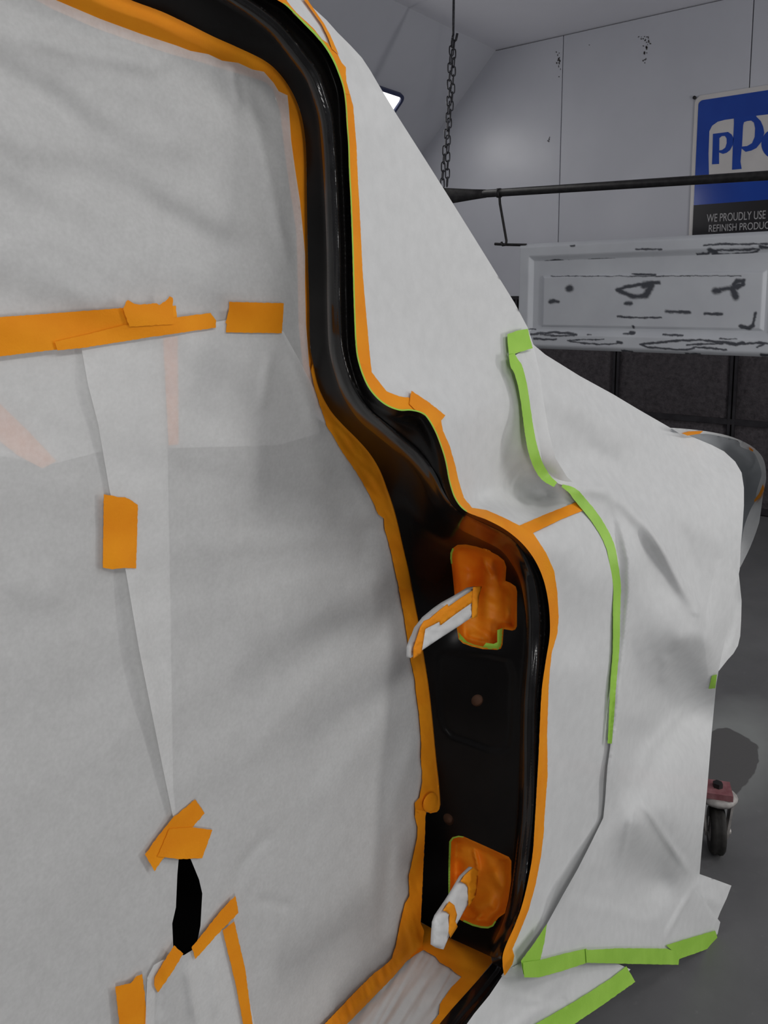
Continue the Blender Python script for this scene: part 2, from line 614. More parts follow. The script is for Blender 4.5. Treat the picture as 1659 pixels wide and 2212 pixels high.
# ================================================================== THE BOOTH
YL = YS + SOF           # far side wall
YR = YN - SOF           # near side wall
ZS = ZC - SOF           # foot of the soffits

fl = at(1552, 1640, z=0.0)
FLOOR = floor_material(float(fl[0]) - 0.03, float(fl[1]) + 0.0)
floor_ob = link('floor', [(XR, YR, 0), (XW + 0.2, YR, 0), (XW + 0.2, YL, 0), (XR, YL, 0)], [(0, 1, 2, 3)], FLOOR, smooth=False, recentre=False)
tag(floor_ob, 'grey speckled booth floor with an overspray outline', kind='structure')
ceil_ob = MB().box((XR, YN, ZC), (XW + 0.1, YS, ZC + 0.05)).build('ceiling', CEIL)
tag(ceil_ob, 'flat pale grey booth ceiling', kind='structure')


def sloped_wall(name, y0, y1, label):
    """sloped soffit below the ceiling plus upright side wall under it"""
    s = 1 if y1 > y0 else -1
    root = empty(name, ((XR + XW) / 2, y1, 0), label, None, None, 'structure')
    t = 0.03 * s
    m = MB()
    v = [(XR, y0, ZC), (XW, y0, ZC), (XW, y1, ZS), (XR, y1, ZS), (XR, y0 + t, ZC + 0.03), (XW, y0 + t, ZC + 0.03), (XW, y1 + t, ZS + 0.03), (XR, y1 + t, ZS + 0.03)]
    f = [(0, 1, 2, 3), (7, 6, 5, 4), (0, 4, 5, 1), (1, 5, 6, 2), (2, 6, 7, 3), (3, 7, 4, 0)]
    m.add(v, f if s < 0 else [q[::-1] for q in f])
    m.build('soffit', PANEL, root)
    m = MB(); m.box((XR, min(y1, y1 + t), 0), (XW, max(y1, y1 + t), ZS)); m.build('upright_panel', PANEL, root)
    return root


sloped_wall('wall_left', YS, YL, 'white side wall of the booth with sloped soffit')
sloped_wall('wall_right', YN, YR, 'white side wall of the booth behind the viewer')
wr = MB().box((XR - 0.05, YR, 0), (XR, YL, ZC)).build('wall_back', PANEL)
tag(wr, 'white booth wall behind the viewer', kind='structure')

SEAM = mottled('grimy seam', (0.10, 0.10, 0.09), (0.20, 0.20, 0.18), 8, 0.8, 0.2)
wf = empty('wall_front', (XW, (YL + YR) / 2, 0), 'booth end wall, white sheet panels above dark exhaust filters', None, None, 'structure')
MB().box((XW + 0.04, YR, 0), (XW + 0.09, YL, ZC)).build('backing', SEAM, wf)
ZF = 1.515                                           # top of the filter bank
seam = [YL, float(at(1211, 300, x=XW)[1]), float(at(1623, 100, x=XW)[1])]
wpan = seam[1] - seam[2]
while seam[-1] > YR: seam.append(seam[-1] - wpan)
seam[-1] = YR
for a, b in zip(seam[:-1], seam[1:]):
    # sheet with a small returned flange at its edges so that the seam is a groove
    g = 0.003; m = MB()
    zt = ZC
    top_a = a - g; top_b = b + g
    m.box((XW, top_b, ZF + 0.01), (XW + 0.03, top_a, zt - 0.006))
    o = m.build('sheet_panel', PANEL, wf)
    bv = o.modifiers.new('edge', 'BEVEL'); bv.width = 0.004; bv.segments = 2
# filter bank: pads in a grid frame
yv = [float(at(1330, 830, x=XW)[1]), float(at(1583, 850, x=XW)[1])]
pw = yv[0] - yv[1]
grid = [yv[0] + pw * k for k in range(3, -1, -1)] + [yv[1] - pw * k for k in range(0, 6)]
grid = [g for g in grid if YR < g < YL]
grid = [YL] + grid + [YR]
zrow = [0.03, 0.64, ZF]
for g in grid[1:-1]:
    MB().box((XW - 0.012, g - 0.024, 0.0), (XW + 0.02, g - 0.006, ZF)).build('filter_post', FLOOR_FRAME, wf)
    MB().box((XW - 0.012, g + 0.006, 0.0), (XW + 0.02, g + 0.024, ZF)).build('filter_post', FLOOR_FRAME, wf)
for z in (0.03, 0.64):
    MB().box((XW - 0.010, YR, z - 0.02), (XW + 0.02, YL, z + 0.02)).build('filter_rail', FLOOR_FRAME, wf)
MB().box((XW - 0.010, YR, ZF - 0.015), (XW + 0.02, YL, ZF + 0.006)).build('filter_rail', FLOOR_FRAME, wf)
for a, b in zip(grid[:-1], grid[1:]):
    for z0, z1 in ((0.05, 0.62), (0.66, ZF - 0.015)):
        n, k = 12, 10
        ys = np.linspace(b + 0.02, a - 0.02, n); zs = np.linspace(z0, z1, k)
        v = []
        for zz in zs:
            for yy in ys:
                e = min((zz - z0), (z1 - zz), yy - ys[0], ys[-1] - yy)
                v.append((XW + 0.012 - 0.022 * min(1, e / 0.06) + 0.004 * random.uniform(-1, 1), yy, zz))
        f = [(j * n + i, j * n + i + n, j * n + i + n + 1, j * n + i + 1) for j in range(k - 1) for i in range(n - 1)]
        link('filter_pad', v, f, FILTER, wf)
# rust flecks peeling near the ceiling joint and seams: thin flakes
FLAKE = mottled('rust stained flake', (0.05, 0.045, 0.045), (0.11, 0.10, 0.10), 50, 0.8, 0.2)
rs = random.Random(8)
spots = [(1396, 84, 9, 14), (1394, 110, 5, 12), (1392, 133, 4, 8), (1205, 118, 5, 14), (1207, 150, 3, 20), (1625, 20, 14, 4), (1430, 57, 6, 3), (1275, 92, 3, 6), (1292, 86, 4, 4), (1115, 124, 4, 3), (1383, 82, 5, 4), (1186, 300, 3, 12), (1603, 22, 6, 4)]
fleck = MB()
for (px, py, w, h) in spots:
    for n_ in range(3 + int(w * h / 12)):
        ox, oy = px + rs.gauss(0, w * 0.45), py + rs.gauss(0, h * 0.5)
        rx, ry = rs.uniform(0.5, 1.6) * (1 + w / 14), rs.uniform(0.6, 1.8) * (1 + h / 16)
        pts = []
        for k in range(8):
            a = -2 * math.pi * k / 8; q = rs.uniform(0.5, 1.15)
            pts.append(at(ox + rx * q * math.cos(a), max(oy + ry * q * math.sin(a), 135 - 0.2 * (ox - 1065) + 3), x=XW - 0.002))
        fleck.add(pts, [tuple(range(8))])
fo_ = fleck.build('rust_flecks', FLAKE, wf); fo_['kind'] = 'stuff'


# ------------------------------------------------------------------ booth lamps
def lamp(centre, ax, up, nrm, L, Wd, power, label, group=None, lens=9.0):
    """shallow rectangular light with rounded corners; ax/up/nrm unit vectors"""
    ax, up, nrm = [np.asarray(q, float) / np.linalg.norm(q) for q in (ax, up, nrm)]
    root = empty('booth_lamp', tuple(centre), label, 'lamp', group)
    def rrect(l, w, r, n=6):
        out = []
        for (sx, sy, a0) in ((1, 1, 0), (-1, 1, 90), (-1, -1, 180), (1, -1, 270)):
            for k in range(n + 1):
                a = math.radians(a0 + 90 * k / n)
                out.append((sx * (l / 2 - r) + r * math.cos(a), sy * (w / 2 - r) + r * math.sin(a)))
        return out
    o = rrect(L, Wd, 0.06); i = rrect(L - 0.05, Wd - 0.05, 0.045)
    c = np.asarray(centre, float)
    P = lambda q, h: c + ax * q[0] + up * q[1] + nrm * h
    n = len(o)
    v = [P(q, 0.0) for q in o] + [P(q, 0.03) for q in o] + [P(q, 0.03) for q in i] + [P(q, 0.012) for q in i]
    f = []
    for r in range(3):
        for k in range(n):
            f.append((r * n + k, r * n + (k + 1) % n, (r + 1) * n + (k + 1) % n, (r + 1) * n + k))
    link('lamp_frame', v, f, LAMPFR, root, smooth=False)
    v = [P(q, 0.013) for q in i]
    if np.dot(np.cross(v[1] - v[0], v[3] - v[0]), nrm) < 0: v = v[::-1]
    link('lamp_lens', v, [tuple(range(n))], LENS, root, smooth=False)
    d = bpy.data.lights.new('lamp_light', 'AREA'); d.shape = 'RECTANGLE'; d.size = L - 0.06; d.size_y = Wd - 0.06; d.energy = power
    d.color = (1.0, 0.985, 0.965)
    lo = bpy.data.objects.new('lamp_light', d); COL.objects.link(lo)
    from mathutils import Matrix
    M = Matrix(((ax[0], up[0], nrm[0], 0), (ax[1], up[1], nrm[1], 0), (ax[2], up[2], nrm[2], 0), (0, 0, 0, 1)))
    # area lights shine along -Z
    X = Vector(ax); Zv = Vector(-nrm); Y = Zv.cross(X)
    M = Matrix(((X.x, Y.x, Zv.x), (X.y, Y.y, Zv.y), (X.z, Y.z, Zv.z)))
    lo.rotation_euler = M.to_euler()
    lo.parent = root
    lo.location = Vector(nrm * 0.035)
    return root


LENS = lamp_material(2.0)
n_far = np.array([0, -1, -1]) / math.sqrt(2); up_far = np.array([0, -1, 1]) / math.sqrt(2)
P0 = np.array([0, YS, ZC])
cor = at_plane(874, 203, P0, n_far)                 # its visible top corner
far_c = cor - np.array([0.62, 0, 0]) - up_far * 0.19
for k, dx in enumerate((0.0, -2.4, -4.8)):
    c = far_c + np.array([dx, 0, 0])
    lamp(c, (1, 0, 0), up_far, n_far, 1.24, 0.38, LAMP_FAR, 'lit booth lamp on the far sloped soffit, behind the masked windshield' if k == 0 else ('lit booth lamp on the far soffit above the masked roof' if k == 1 else 'rearmost lit booth lamp on the far soffit'), 'booth lamps on the far soffit')
n_near = np.array([0, 1, -1]) / math.sqrt(2); up_near = np.array([0, 1, 1]) / math.sqrt(2)
nc = np.array([0, YN, ZC]) - up_near * 0.62
for x, lab, pw_ in ((4.1, 'front lamp on the near soffit outside the picture', 0.42), (1.7, 'middle lamp on the near soffit outside the picture', 0.9), (-0.7, 'rear lamp on the near soffit outside the picture', 1.35)):
    lamp(nc + np.array([x, 0, 0]), (1, 0, 0), up_near, n_near, 1.24, 0.38, LAMP_NEAR * pw_, lab, 'booth lamps on the near soffit')
for x, lab in ((3.3, 'upright lamp low on the near side wall ahead of the viewer'), (-1.2, 'upright lamp low on the near side wall behind the viewer')):
    lamp((x, YR + 0.002, 1.15), (0, 0, 1), (1, 0, 0), (0, 1, 0), 1.24, 0.38, LAMP_LOW * (1.0 if x > 0 else 0.7), lab, 'low lamps on the near side wall')

# ================================================================== TRACES OF THE DOOR PILLAR
A_LINE = [(-150, -195), (20, -122), (170, -60), (228, -25), (282, 0), (347, 24), (407, 52), (461, 79), (515, 103), (570, 130), (602, 157), (629, 195), (648, 239), (658, 288), (662, 347), (663, 434), (665, 543), (668, 651), (670, 745), (678, 790), (690, 840), (713, 885), (740, 917), (772, 949), (799, 980), (821, 1016), (837, 1057), (851, 1098), (862, 1139), (873, 1188), (885, 1238), (896, 1297), (907, 1355), (916, 1415), (927, 1484), (936, 1565), (943, 1639), (949, 1694), (952, 1738)]
C_LINE = [(180, -250), (340, -155), (500, -60), (556, -25), (599, 0), (620, 14), (652, 46), (681, 75), (702, 101), (719, 130), (731, 159), (741, 190), (746, 224), (749, 272), (752, 313), (754, 374), (757, 430), (761, 543), (764, 651), (768, 745), (776, 790), (792, 831), (812, 858), (835, 876), (862, 886), (885, 886), (907, 891), (921, 901), (939, 931), (953, 967), (962, 998), (971, 1044), (984, 1080), (1007, 1105), (1052, 1123), (1093, 1145), (1129, 1175), (1156, 1211), (1174, 1252), (1184, 1297), (1188, 1342), (1187, 1378), (1180, 1422), (1171, 1484), (1167, 1547), (1164, 1620), (1160, 1694), (1156, 1767), (1151, 1841), (1142, 1896), (1129, 1951), (1112, 1999), (1094, 2039), (1086, 2064), (1086, 2087)]
B_LINE = [(80, -235), (240, -145), (400, -60), (470, -25), (520, 5), (560, 32), (600, 66), (642, 118), (676, 166), (693, 212), (704, 255), (710, 313), (716, 410), (721, 543), (722, 651), (726, 745), (740, 808), (758, 854), (788, 897), (822, 926), (858, 955), (895, 988), (925, 1030), (946, 1075), (973, 1112), (1012, 1134), (1048, 1151), (1092, 1175), (1121, 1211), (1140, 1252), (1150, 1306), (1153, 1355), (1150, 1423), (1145, 1482), (1142, 1547), (1140, 1657), (1137, 1749), (1131, 1822), (1123, 1888), (1112, 1951), (1096, 2002), (1077, 2043), (1070, 2068)]
A_S, B_S, C_S = cr(A_LINE), cr(B_LINE), cr(C_LINE)
pys = [-60, 0, 240, 500, 800, 1000, 1200, 2300]
yA = lambda py: float(np.interp(py, pys, [0.700, 0.697, 0.676, 0.669, 0.672, 0.690, 0.700, 0.700]))
yC = lambda py: float(np.interp(py, [-60, 0, 500, 800, 900, 1150, 2300], [0.625, 0.62, 0.60, 0.575, 0.55, 0.53, 0.53]))
yB = lambda py: float(np.interp(py, [-60, 0, 240, 500, 800, 900, 1000, 1112, 1151, 1175, 1211, 1252, 2300], [0.645, 0.642, 0.632, 0.622, 0.610, 0.608, 0.606, 0.600, 0.590, 0.580, 0.565, 0.550, 0.545]))
XA = float(at(949, 1694, y=0.70)[0])
ctrl = [(x, y, 'y', yA(y)) for x, y in A_LINE] + [(909, 1992, 'x', XA), (918, 1804, 'x', XA), (914, 1877, 'x', XA), (921, 1755, 'x', XA)]
ctrl += [(x, y, 'y', yB(y)) for x, y in B_LINE] + [(x, y, 'y', yC(y)) for x, y in C_LINE]
S_JAMB = Surf(ctrl, 3e-6)
ZSILL = float(at(909, 1992, x=XA)[2])

truck = empty('truck_cab', (0.95, 1.25, ZSILL), 'black painted truck cab door pillar with sill, masked all round with paper', 'truck')

POCKET1 = Z(860, 1140, 4.366, [(520, 190), (560, 162), (640, 158), (740, 178), (850, 215), (940, 260), (1000, 310), (1020, 370), (1012, 500), (1060, 520), (1110, 555), (1122, 600), (1120, 930), (1105, 960), (1075, 970), (995, 955), (985, 1100), (970, 1140), (935, 1152), (800, 1145), (690, 1120), (610, 1090), (570, 1050), (555, 960), (530, 600), (510, 400), (495, 270)])
POCKET2 = Z(860, 1760, 4.894, [(545, 270), (575, 235), (640, 220), (690, 228), (930, 335), (1170, 445), (1198, 490), (1195, 700), (1165, 900), (1130, 1040), (1060, 1090), (1030, 1130), (1000, 1180), (950, 1200), (880, 1190), (700, 1135), (560, 1060), (530, 960), (533, 600)])
EMB1 = Z(800, 1400, 2.723, [(395, 60), (400, 220), (415, 400), (435, 470), (480, 520), (600, 560), (700, 600), (770, 605), (815, 580), (830, 480), (838, 150), (810, 75), (700, 50), (560, 35), (430, 25)])
EMB2 = Z(800, 1400, 2.723, [(440, 640), (455, 870), (490, 930), (560, 970), (700, 1020), (770, 1035), (805, 1010), (825, 880), (835, 700), (800, 655), (700, 640), (560, 590), (480, 590)])
def oval(cx, cy, rx, ry, ang=0, n=22):
    a = math.radians(ang)
    return [(cx + rx * math.cos(t) * math.cos(a) - ry * math.sin(t) * math.sin(a), cy + rx * math.cos(t) * math.sin(a) + ry * math.sin(t) * math.cos(a)) for t in np.linspace(0, 2 * math.pi, n, endpoint=False)]
HOLE1 = oval(1031, 1513, 12.5, 13.5, 40)
HOLE2 = oval(969, 1770, 10, 14, -35)


def jamb_disp(v):
    db = side_line(v, B_S)           # >0 on one side
    d = dist_line(v, B_S)
    z = 0.007 * np.exp(-(d / 15.0) ** 4)                         # the raised bead
    dc = dist_line(v, C_S)
    chan = np.exp(-((dc - 14) / 10.0) ** 2) * sstep(14, 24, d)
    z -= 0.009 * chan                                            # gutter beside the outer lip
    z += 0.004 * np.exp(-(dc / 5.0) ** 2)
    for E in (EMB1, EMB2):
        s = dist_line(v, E, True) * np.where(inside(v, E), 1, -1)
        z -= 0.0045 * sstep(-7, 7, s)
        return z


pillar_poly = A_S + [(947, 1751), (936, 1756), (921, 1755), (919, 1763), (918, 1804), (914, 1877), (911, 1951), (909, 1992), (943, 2011), (976, 2028), (1020, 2048), (1061, 2067), (1064, 2082), (1086, 2092)] + C_S[::-1]
ext = []
for off in (-24, -19, -14.5, -11, -7, -3.5, 0, 3.5, 7, 11, 14.5, 19, 24):
    P = np.array(densify(B_S, 7, False)); T = np.gradient(P, axis=0); T /= np.hypot(T[:, 0], T[:, 1])[:, None]
    ext += [tuple(q) for q in (P + np.stack([-T[:, 1], T[:, 0]], 1) * off)]
sheet('door_pillar', pillar_poly, S_JAMB, BLACK, truck, step=5, disp=jamb_disp, holes=[POCKET1, POCKET2, HOLE1, HOLE2], extra=ext)
bead_poly = ribbon(densify(B_S, 8, False), [34, 34, 32, 30, 34, 34, 32, 24])
sheet('pillar_bead', bead_poly, S_JAMB, GLOSS, truck, step=4, off=0.0015, disp=lambda v: jamb_disp(v) + 0.0045 * np.sqrt(np.clip(1 - (dist_line(v, B_S) / 17.0) ** 2, 0, 1)) - 0.006 * np.exp(-((side_line(v, B_S) - 5) / 4.0) ** 2) * 0.4)
for h in (HOLE1, HOLE2):
    c = np.mean(h, axis=0)
    big = [(c[0] + (x - c[0]) * 1.25, c[1] + (y - c[1]) * 1.25) for x, y in h]
    sheet('plug', big, S_JAMB, PLUG, truck, step=4, off=-0.009, disp=lambda v, c=c: 0.002 * np.exp(-(np.hypot(v[:, 0] - c[0], v[:, 1] - c[1]) / 8) ** 2))

# sill rail running towards the viewer
S_SILL = Plane('z', ZSILL)
rail_out = cr([(1086, 2092), (1088, 2102), (1078, 2120), (1057, 2153), (1024, 2193), (985, 2242), (930, 2314), (700, 2612)])
rail_in = cr([(1063, 2072), (1061, 2084), (1020, 2131), (976, 2180), (930, 2236), (880, 2298), (640, 2594)])
rail_mid = [tuple((np.array(a) + np.array(b)) / 2) for a, b in zip([rail_in[int(i * (len(rail_in) - 1) / 20)] for i in range(21)], [rail_out[int(i * (len(rail_out) - 1) / 20)] for i in range(21)])]


def rail_disp(v):
    d = dist_line(v, rail_mid)
    return 0.016 * np.sqrt(np.clip(1 - (d / 30) ** 2, 0, 1)) - 0.003 * np.exp(-((side_line(v, rail_mid) - 6) / 5) ** 2)


sheet('sill_rail', rail_in + rail_out[::-1], S_SILL, GLOSS, truck, step=4, off=0.004, disp=rail_disp)

# dark cab behind the masking, and the front sheet metal that carries the drape
prof = [(-0.6, ZSILL - 0.06), (1.06, ZSILL - 0.06), (1.06, 1.16), (0.80, 1.30), (0.78, 1.66), (0.66, 1.80), (-0.6, 1.90)]
m = MB(); y0, y1 = 0.76, 1.92
v = [(x, y0, z) for x, z in prof] + [(x, y1, z) for x, z in prof]
k = len(prof)
m.add(v, [(i, (i + 1) % k, (i + 1) % k + k, i + k) for i in range(k)] + [tuple(range(k, 2 * k))])
m.build('cab_shell', SHELL, truck)
m = MB().box((1.22, 0.74, 0.55), (1.60, 1.80, 1.02)); m.build('front_body', SHELL, truck)
# sill step under the opening
m = MB().box((-0.6, 0.56, ZSILL - 0.16), (0.99, 0.90, ZSILL - 0.07)); m.build('sill_step', SHELL, truck)

# ------------------------------------------------------------------ hinge pockets lined with tape
def pocket_disp(poly, seed, deep, lines):
    def f(v):
        e = dist_line(v, poly, True)
        z = -deep * sstep(0, 16, e)
        z += (0.010 * fold(v, 85, 110, 40, seed) + 0.003 * fold(v, 30, 60, 26, seed + 3, True)) * sstep(2, 16, e)
        return z + creases(v, lines)
    return f


def grow(poly, k):
    c = np.mean(np.array(poly), axis=0)
    return [tuple(c + (np.array(q) - c) * k) for q in poly]


p1 = sheet('masking_tape', grow(POCKET1, 1.015), S_JAMB, ORANGE_AGED, None, step=4, off=-0.0015, disp=pocket_disp(POCKET1, 2.3, 0.040, [([(1045, 1170), (1052, 1280), (1050, 1390)], 0.016, 16), ([(1000, 1180), (1010, 1250), (1005, 1300)], -0.012, 18), ([(1098, 1270), (1098, 1350)], 0.010, 10), ([(1040, 1205), (1065, 1250)], 0.008, 6, True), ([(1000, 1370), (1060, 1385)], 0.012, 12)]))
tag(p1, 'wrinkled orange tape lining the upper hinge pocket', 'tape', 'orange tape in the hinge pockets')
p2 = sheet('masking_tape', grow(POCKET2, 1.015), S_JAMB, ORANGE_AGED, None, step=4, off=-0.0015, disp=pocket_disp(POCKET2, 7.1, 0.032, [([(1022, 1830), (1030, 1860), (1034, 1885)], 0.012, 7, True), ([(1010, 1960), (1050, 1955), (1080, 1940)], 0.014, 20), ([(985, 1850), (990, 1900)], -0.012, 18), ([(1060, 1870), (1090, 1930)], 0.008, 10), ([(1020, 1990), (1045, 1975)], 0.008, 6, True)]))
tag(p2, 'wrinkled orange tape lining the lower hinge pocket', 'tape', 'orange tape in the hinge pockets')
g1 = Z(860, 1140, 4.366, [(552, 965), (600, 1020), (650, 1075), (720, 1105), (800, 1122), (830, 1085), (900, 1095), (935, 1080), (935, 965), (992, 945), (988, 1100), (972, 1142), (935, 1155), (800, 1148), (690, 1122), (608, 1092), (568, 1052)])
tag(sheet('fine_line_tape', g1, S_JAMB, GREEN, None, step=3, off=-0.004, disp=lambda v: -0.006 * sstep(0, 10, dist_line(v, POCKET1, True))), 'green tape edge at the bottom of the upper hinge pocket', 'tape')
g2 = ribbon(Z(860, 1140, 4.366, [(520, 195), (502, 240), (500, 290), (506, 340)]), [4, 4, 3])
tag(sheet('fine_line_tape', g2, S_JAMB, GREEN, None, step=3, off=0.001), 'green tape sliver at the top left of the upper hinge pocket', 'tape')
g3 = ribbon(Z(860, 1760, 4.894, [(690, 235), (640, 228), (580, 245), (550, 285), (542, 500), (540, 800), (538, 945)]), [2, 3, 4, 4, 3])
tag(sheet('fine_line_tape', g3, S_JAMB, GREEN, None, step=3, off=0.001), 'green tape edge down the left of the lower hinge pocket', 'tape')
g4 = ribbon(Z(860, 1760, 4.894, [(690, 1120), (790, 1165), (880, 1188), (950, 1192), (1000, 1172), (1030, 1125)]), [4, 4, 4, 3])
tag(sheet('fine_line_tape', g4, S_JAMB, GREEN, None, step=3, off=0.001), 'green tape edge along the bottom of the lower hinge pocket', 'tape')

# ------------------------------------------------------------------ hinge arms wrapped in paper
def slab(name, poly, pl, n_in, thick, material, parent, bulge=0.0, seed=0):
    """a wrapped flat bar: outline on a plane, given thickness, slightly crumpled"""
    v, f = triangulate(poly, 5)
    e = dist_line(v, poly, True)
    fr = pl.pts(v, 0.0)
    nn = np.asarray(n_in, float)
    cr_ = 0.0022 * noise2(v[:, 0] / 14 + seed, v[:, 1] / 14) + 0.0015 * fold(v, -35, 30, 9, seed, True)
    rnd = thick * 0.30 * (1 - sstep(0, 7, e))
    a = fr + nn * (rnd + cr_ * sstep(0, 4, e))[:, None]
    b = fr + nn * (thick - rnd)[:, None]
    k = len(v)
    B = len(densify(poly, 5))
    faces = [tuple(q) for q in f] + [tuple(int(i) + k for i in q[::-1]) for q in f]
    # boundary edges
    cnt = {}
    for q in f:
        for i in range(3):
            ed = (int(q[i]), int(q[(i + 1) % 3])); cnt[ed] = cnt.get(ed, 0) + 1
    for (i, j) in list(cnt):
        if (j, i) not in cnt: faces.append((j, i, i + k, j + k))
    return link(name, np.vstack([a, b]), faces, material, parent)


def arm_plane(base_px, base_y, tip_px, tip_y):
    a = at(*base_px, y=base_y); b = at(*tip_px, y=tip_y)
    d = b - a; d[2] = 0
    n = np.cross(d, (0, 0, 1)); n /= np.linalg.norm(n)
    if n[1] < 0: n = -n
    return GPlane(a, n), n


Z1 = lambda pts: Z(860, 1140, 4.366, pts)
pl1, n1 = arm_plane((1030, 1300), 0.605, (900, 1400), 0.555)
arm1 = [(780, 562), (768, 640), (748, 832), (600, 935), (400, 1065), (232, 1180), (150, 1235), (156, 1130), (228, 950), (300, 855), (400, 770), (475, 716), (600, 645), (712, 575)]
h1 = slab('hinge_arm', Z1(arm1), pl1, n1, 0.015, PAPER2, truck, seed=1.3)
h1['label'] = 'upper hinge arm wrapped in white paper'
t_ = slab('tape_band', Z1([(300, 862), (400, 775), (470, 722), (482, 745), (600, 660), (708, 592), (705, 705), (560, 805), (408, 920), (396, 886), (300, 935), (262, 955), (242, 1080), (225, 1186), (150, 1236), (153, 1133), (218, 935), (250, 880)]), GPlane(pl1.p0 - n1 * 0.0022, n1), n1, 0.002, ORANGE, h1, seed=1.3)
t_ = slab('tape_band', Z1([(714, 560), (795, 555), (768, 640), (750, 835), (703, 862), (706, 700)]), GPlane(pl1.p0 - n1 * 0.0026, n1), n1, 0.002, ORANGE, h1, seed=1.3)
Z2 = lambda pts: Z(860, 1760, 4.894, pts)
pl2, n2 = arm_plane((1032, 1890), 0.61, (950, 2045), 0.555)
arm2 = [(800, 560), (850, 590), (845, 700), (825, 845), (740, 990), (640, 1170), (560, 1300), (505, 1432), (450, 1420), (400, 1388), (405, 1280), (415, 1150), (440, 1080), (480, 1020), (550, 915), (620, 800), (700, 660)]
h2 = slab('hinge_arm', Z2(arm2), pl2, n2, 0.011, PAPER2, truck, seed=5.3)
h2['label'] = 'lower hinge arm wrapped in white paper'
slab('tape_band', Z2([(800, 558), (852, 588), (847, 700), (827, 850), (752, 975), (748, 770), (725, 740), (668, 705), (710, 640)]), GPlane(pl2.p0 - n2 * 0.0022, n2), n2, 0.002, ORANGE, h2, seed=5.3)
slab('tape_band', Z2([(548, 918), (600, 958), (628, 1060), (612, 1130), (634, 1185), (560, 1302), (542, 1245), (553, 1060), (520, 1030), (484, 1015)]), GPlane(pl2.p0 - n2 * 0.0022, n2), n2, 0.002, ORANGE, h2, seed=5.3)

# ================================================================== DOOR OPENING: PAPER AND TAPE
yD = lambda py: float(np.interp(py, pys, [0.712, 0.708, 0.690, 0.684, 0.686, 0.702, 0.712, 0.712]))
ctrl = []
for py in (-80, 0, 120, 240, 370, 500, 650, 800, 900, 1000, 1100, 1200, 1400, 1600, 1800, 2000, 2250, 2650, 3100):
    for px in (-180, 150, 450, 700, 950):
        k = np.clip((px - 150) / 450.0, 0, 1)
        ctrl.append((px, py, 'y', 0.712 * (1 - k) + yD(py) * k))
S_DOOR = Surf(ctrl, 1e-6)
D3_LEFT = [(176, 752), (190, 830), (212, 915), (235, 1050), (272, 1235), (300, 1400), (330, 1550), (352, 1660), (373, 1762)]


def base_disp(v):
    """folds shared by every layer on the opening"""
    x, y = v[:, 0], v[:, 1]
    up = 1 - sstep(620, 800, y)
    lo = 1 - up
    calm = sstep(0, 60, dist_line(v, A_S))
    z = up * (0.014 * fold(v, 27, 480, 110, 0.7) + 0.0018 * fold(v, 36, 300, 60, 5.1) + 0.001 * fold(v, 80, 200, 50, 2.2))
    fan = np.mod(np.degrees(np.arctan2(y - 1150, x - 980)), 360.0)
    r = np.hypot(x - 980, y - 1150)
    z += lo * (0.006 * noise2(fan / 9.0 + 3, r / 900.0) * sstep(80, 350, r) + 0.004 * fold(v, 100, 500, 110, 9.1) + 0.0006 * fold(v, 60, 160, 50, 4.0))
    return z * (0.35 + 0.65 * calm)


d1 = creases
def D1_disp(v):
    return base_disp(v) + creases(v, [([(0, 60), (180, 110), (330, 140), (430, 95)], 0.007, 26), ([(515, 140), (560, 300), (600, 480), (640, 640)], 0.006, 14), ([(0, 330), (200, 380), (420, 500), (620, 560)], -0.009, 40), ([(500, 130), (505, 180), (520, 240)], 0.005, 9), ([(120, 200), (300, 300), (480, 330)], 0.007, 45), ([(0, 480), (200, 560), (330, 640)], 0.006, 50)])


def D23_disp(v):
    return base_disp(v) + creases(v, [([(0, 1250), (160, 1300)], 0.003, 40), ([(620, 740), (660, 850), (690, 960)], 0.005, 16), ([(585, 750), (560, 900)], 0.004, 12),
        ([(495, 1945), (520, 1870), (600, 1780)], -0.004, 13), ([(640, 1960), (590, 1950), (545, 1945)], -0.003, 12), ([(880, 1330), (760, 1400), (600, 1560), (470, 1720)], 0.006, 30),
        ([(900, 1480), (790, 1600), (640, 1780)], 0.006, 32), ([(905, 1560), (860, 1700), (840, 1850)], 0.007, 18), ([(885, 1740), (850, 1760), (835, 1900), (820, 2060)], -0.007, 16),
        ([(715, 930), (780, 1060), (825, 1150)], 0.006, 18), ([(700, 1000), (740, 1130), (810, 1180)], -0.006, 28), ([(835, 1120), (790, 1150), (770, 1250)], -0.005, 22), ([(870, 1300), (820, 1500), (830, 1650)], 0.005, 25), ([(440, 1060), (520, 1330), (600, 1600)], 0.004, 45)])


def D3_disp(v):
    d = dist_line(v, D3_LEFT)
    y = v[:, 1]
    lift = 0.55 + 0.45 * np.cos((y - 1450) / 130.0)
    lift = lift * sstep(760, 900, y) * (1 - np.exp(-((y - 1150) / 60.0) ** 2))
    return D23_disp(v) + 0.011 * lift * np.exp(-(d / 26.0) ** 2)


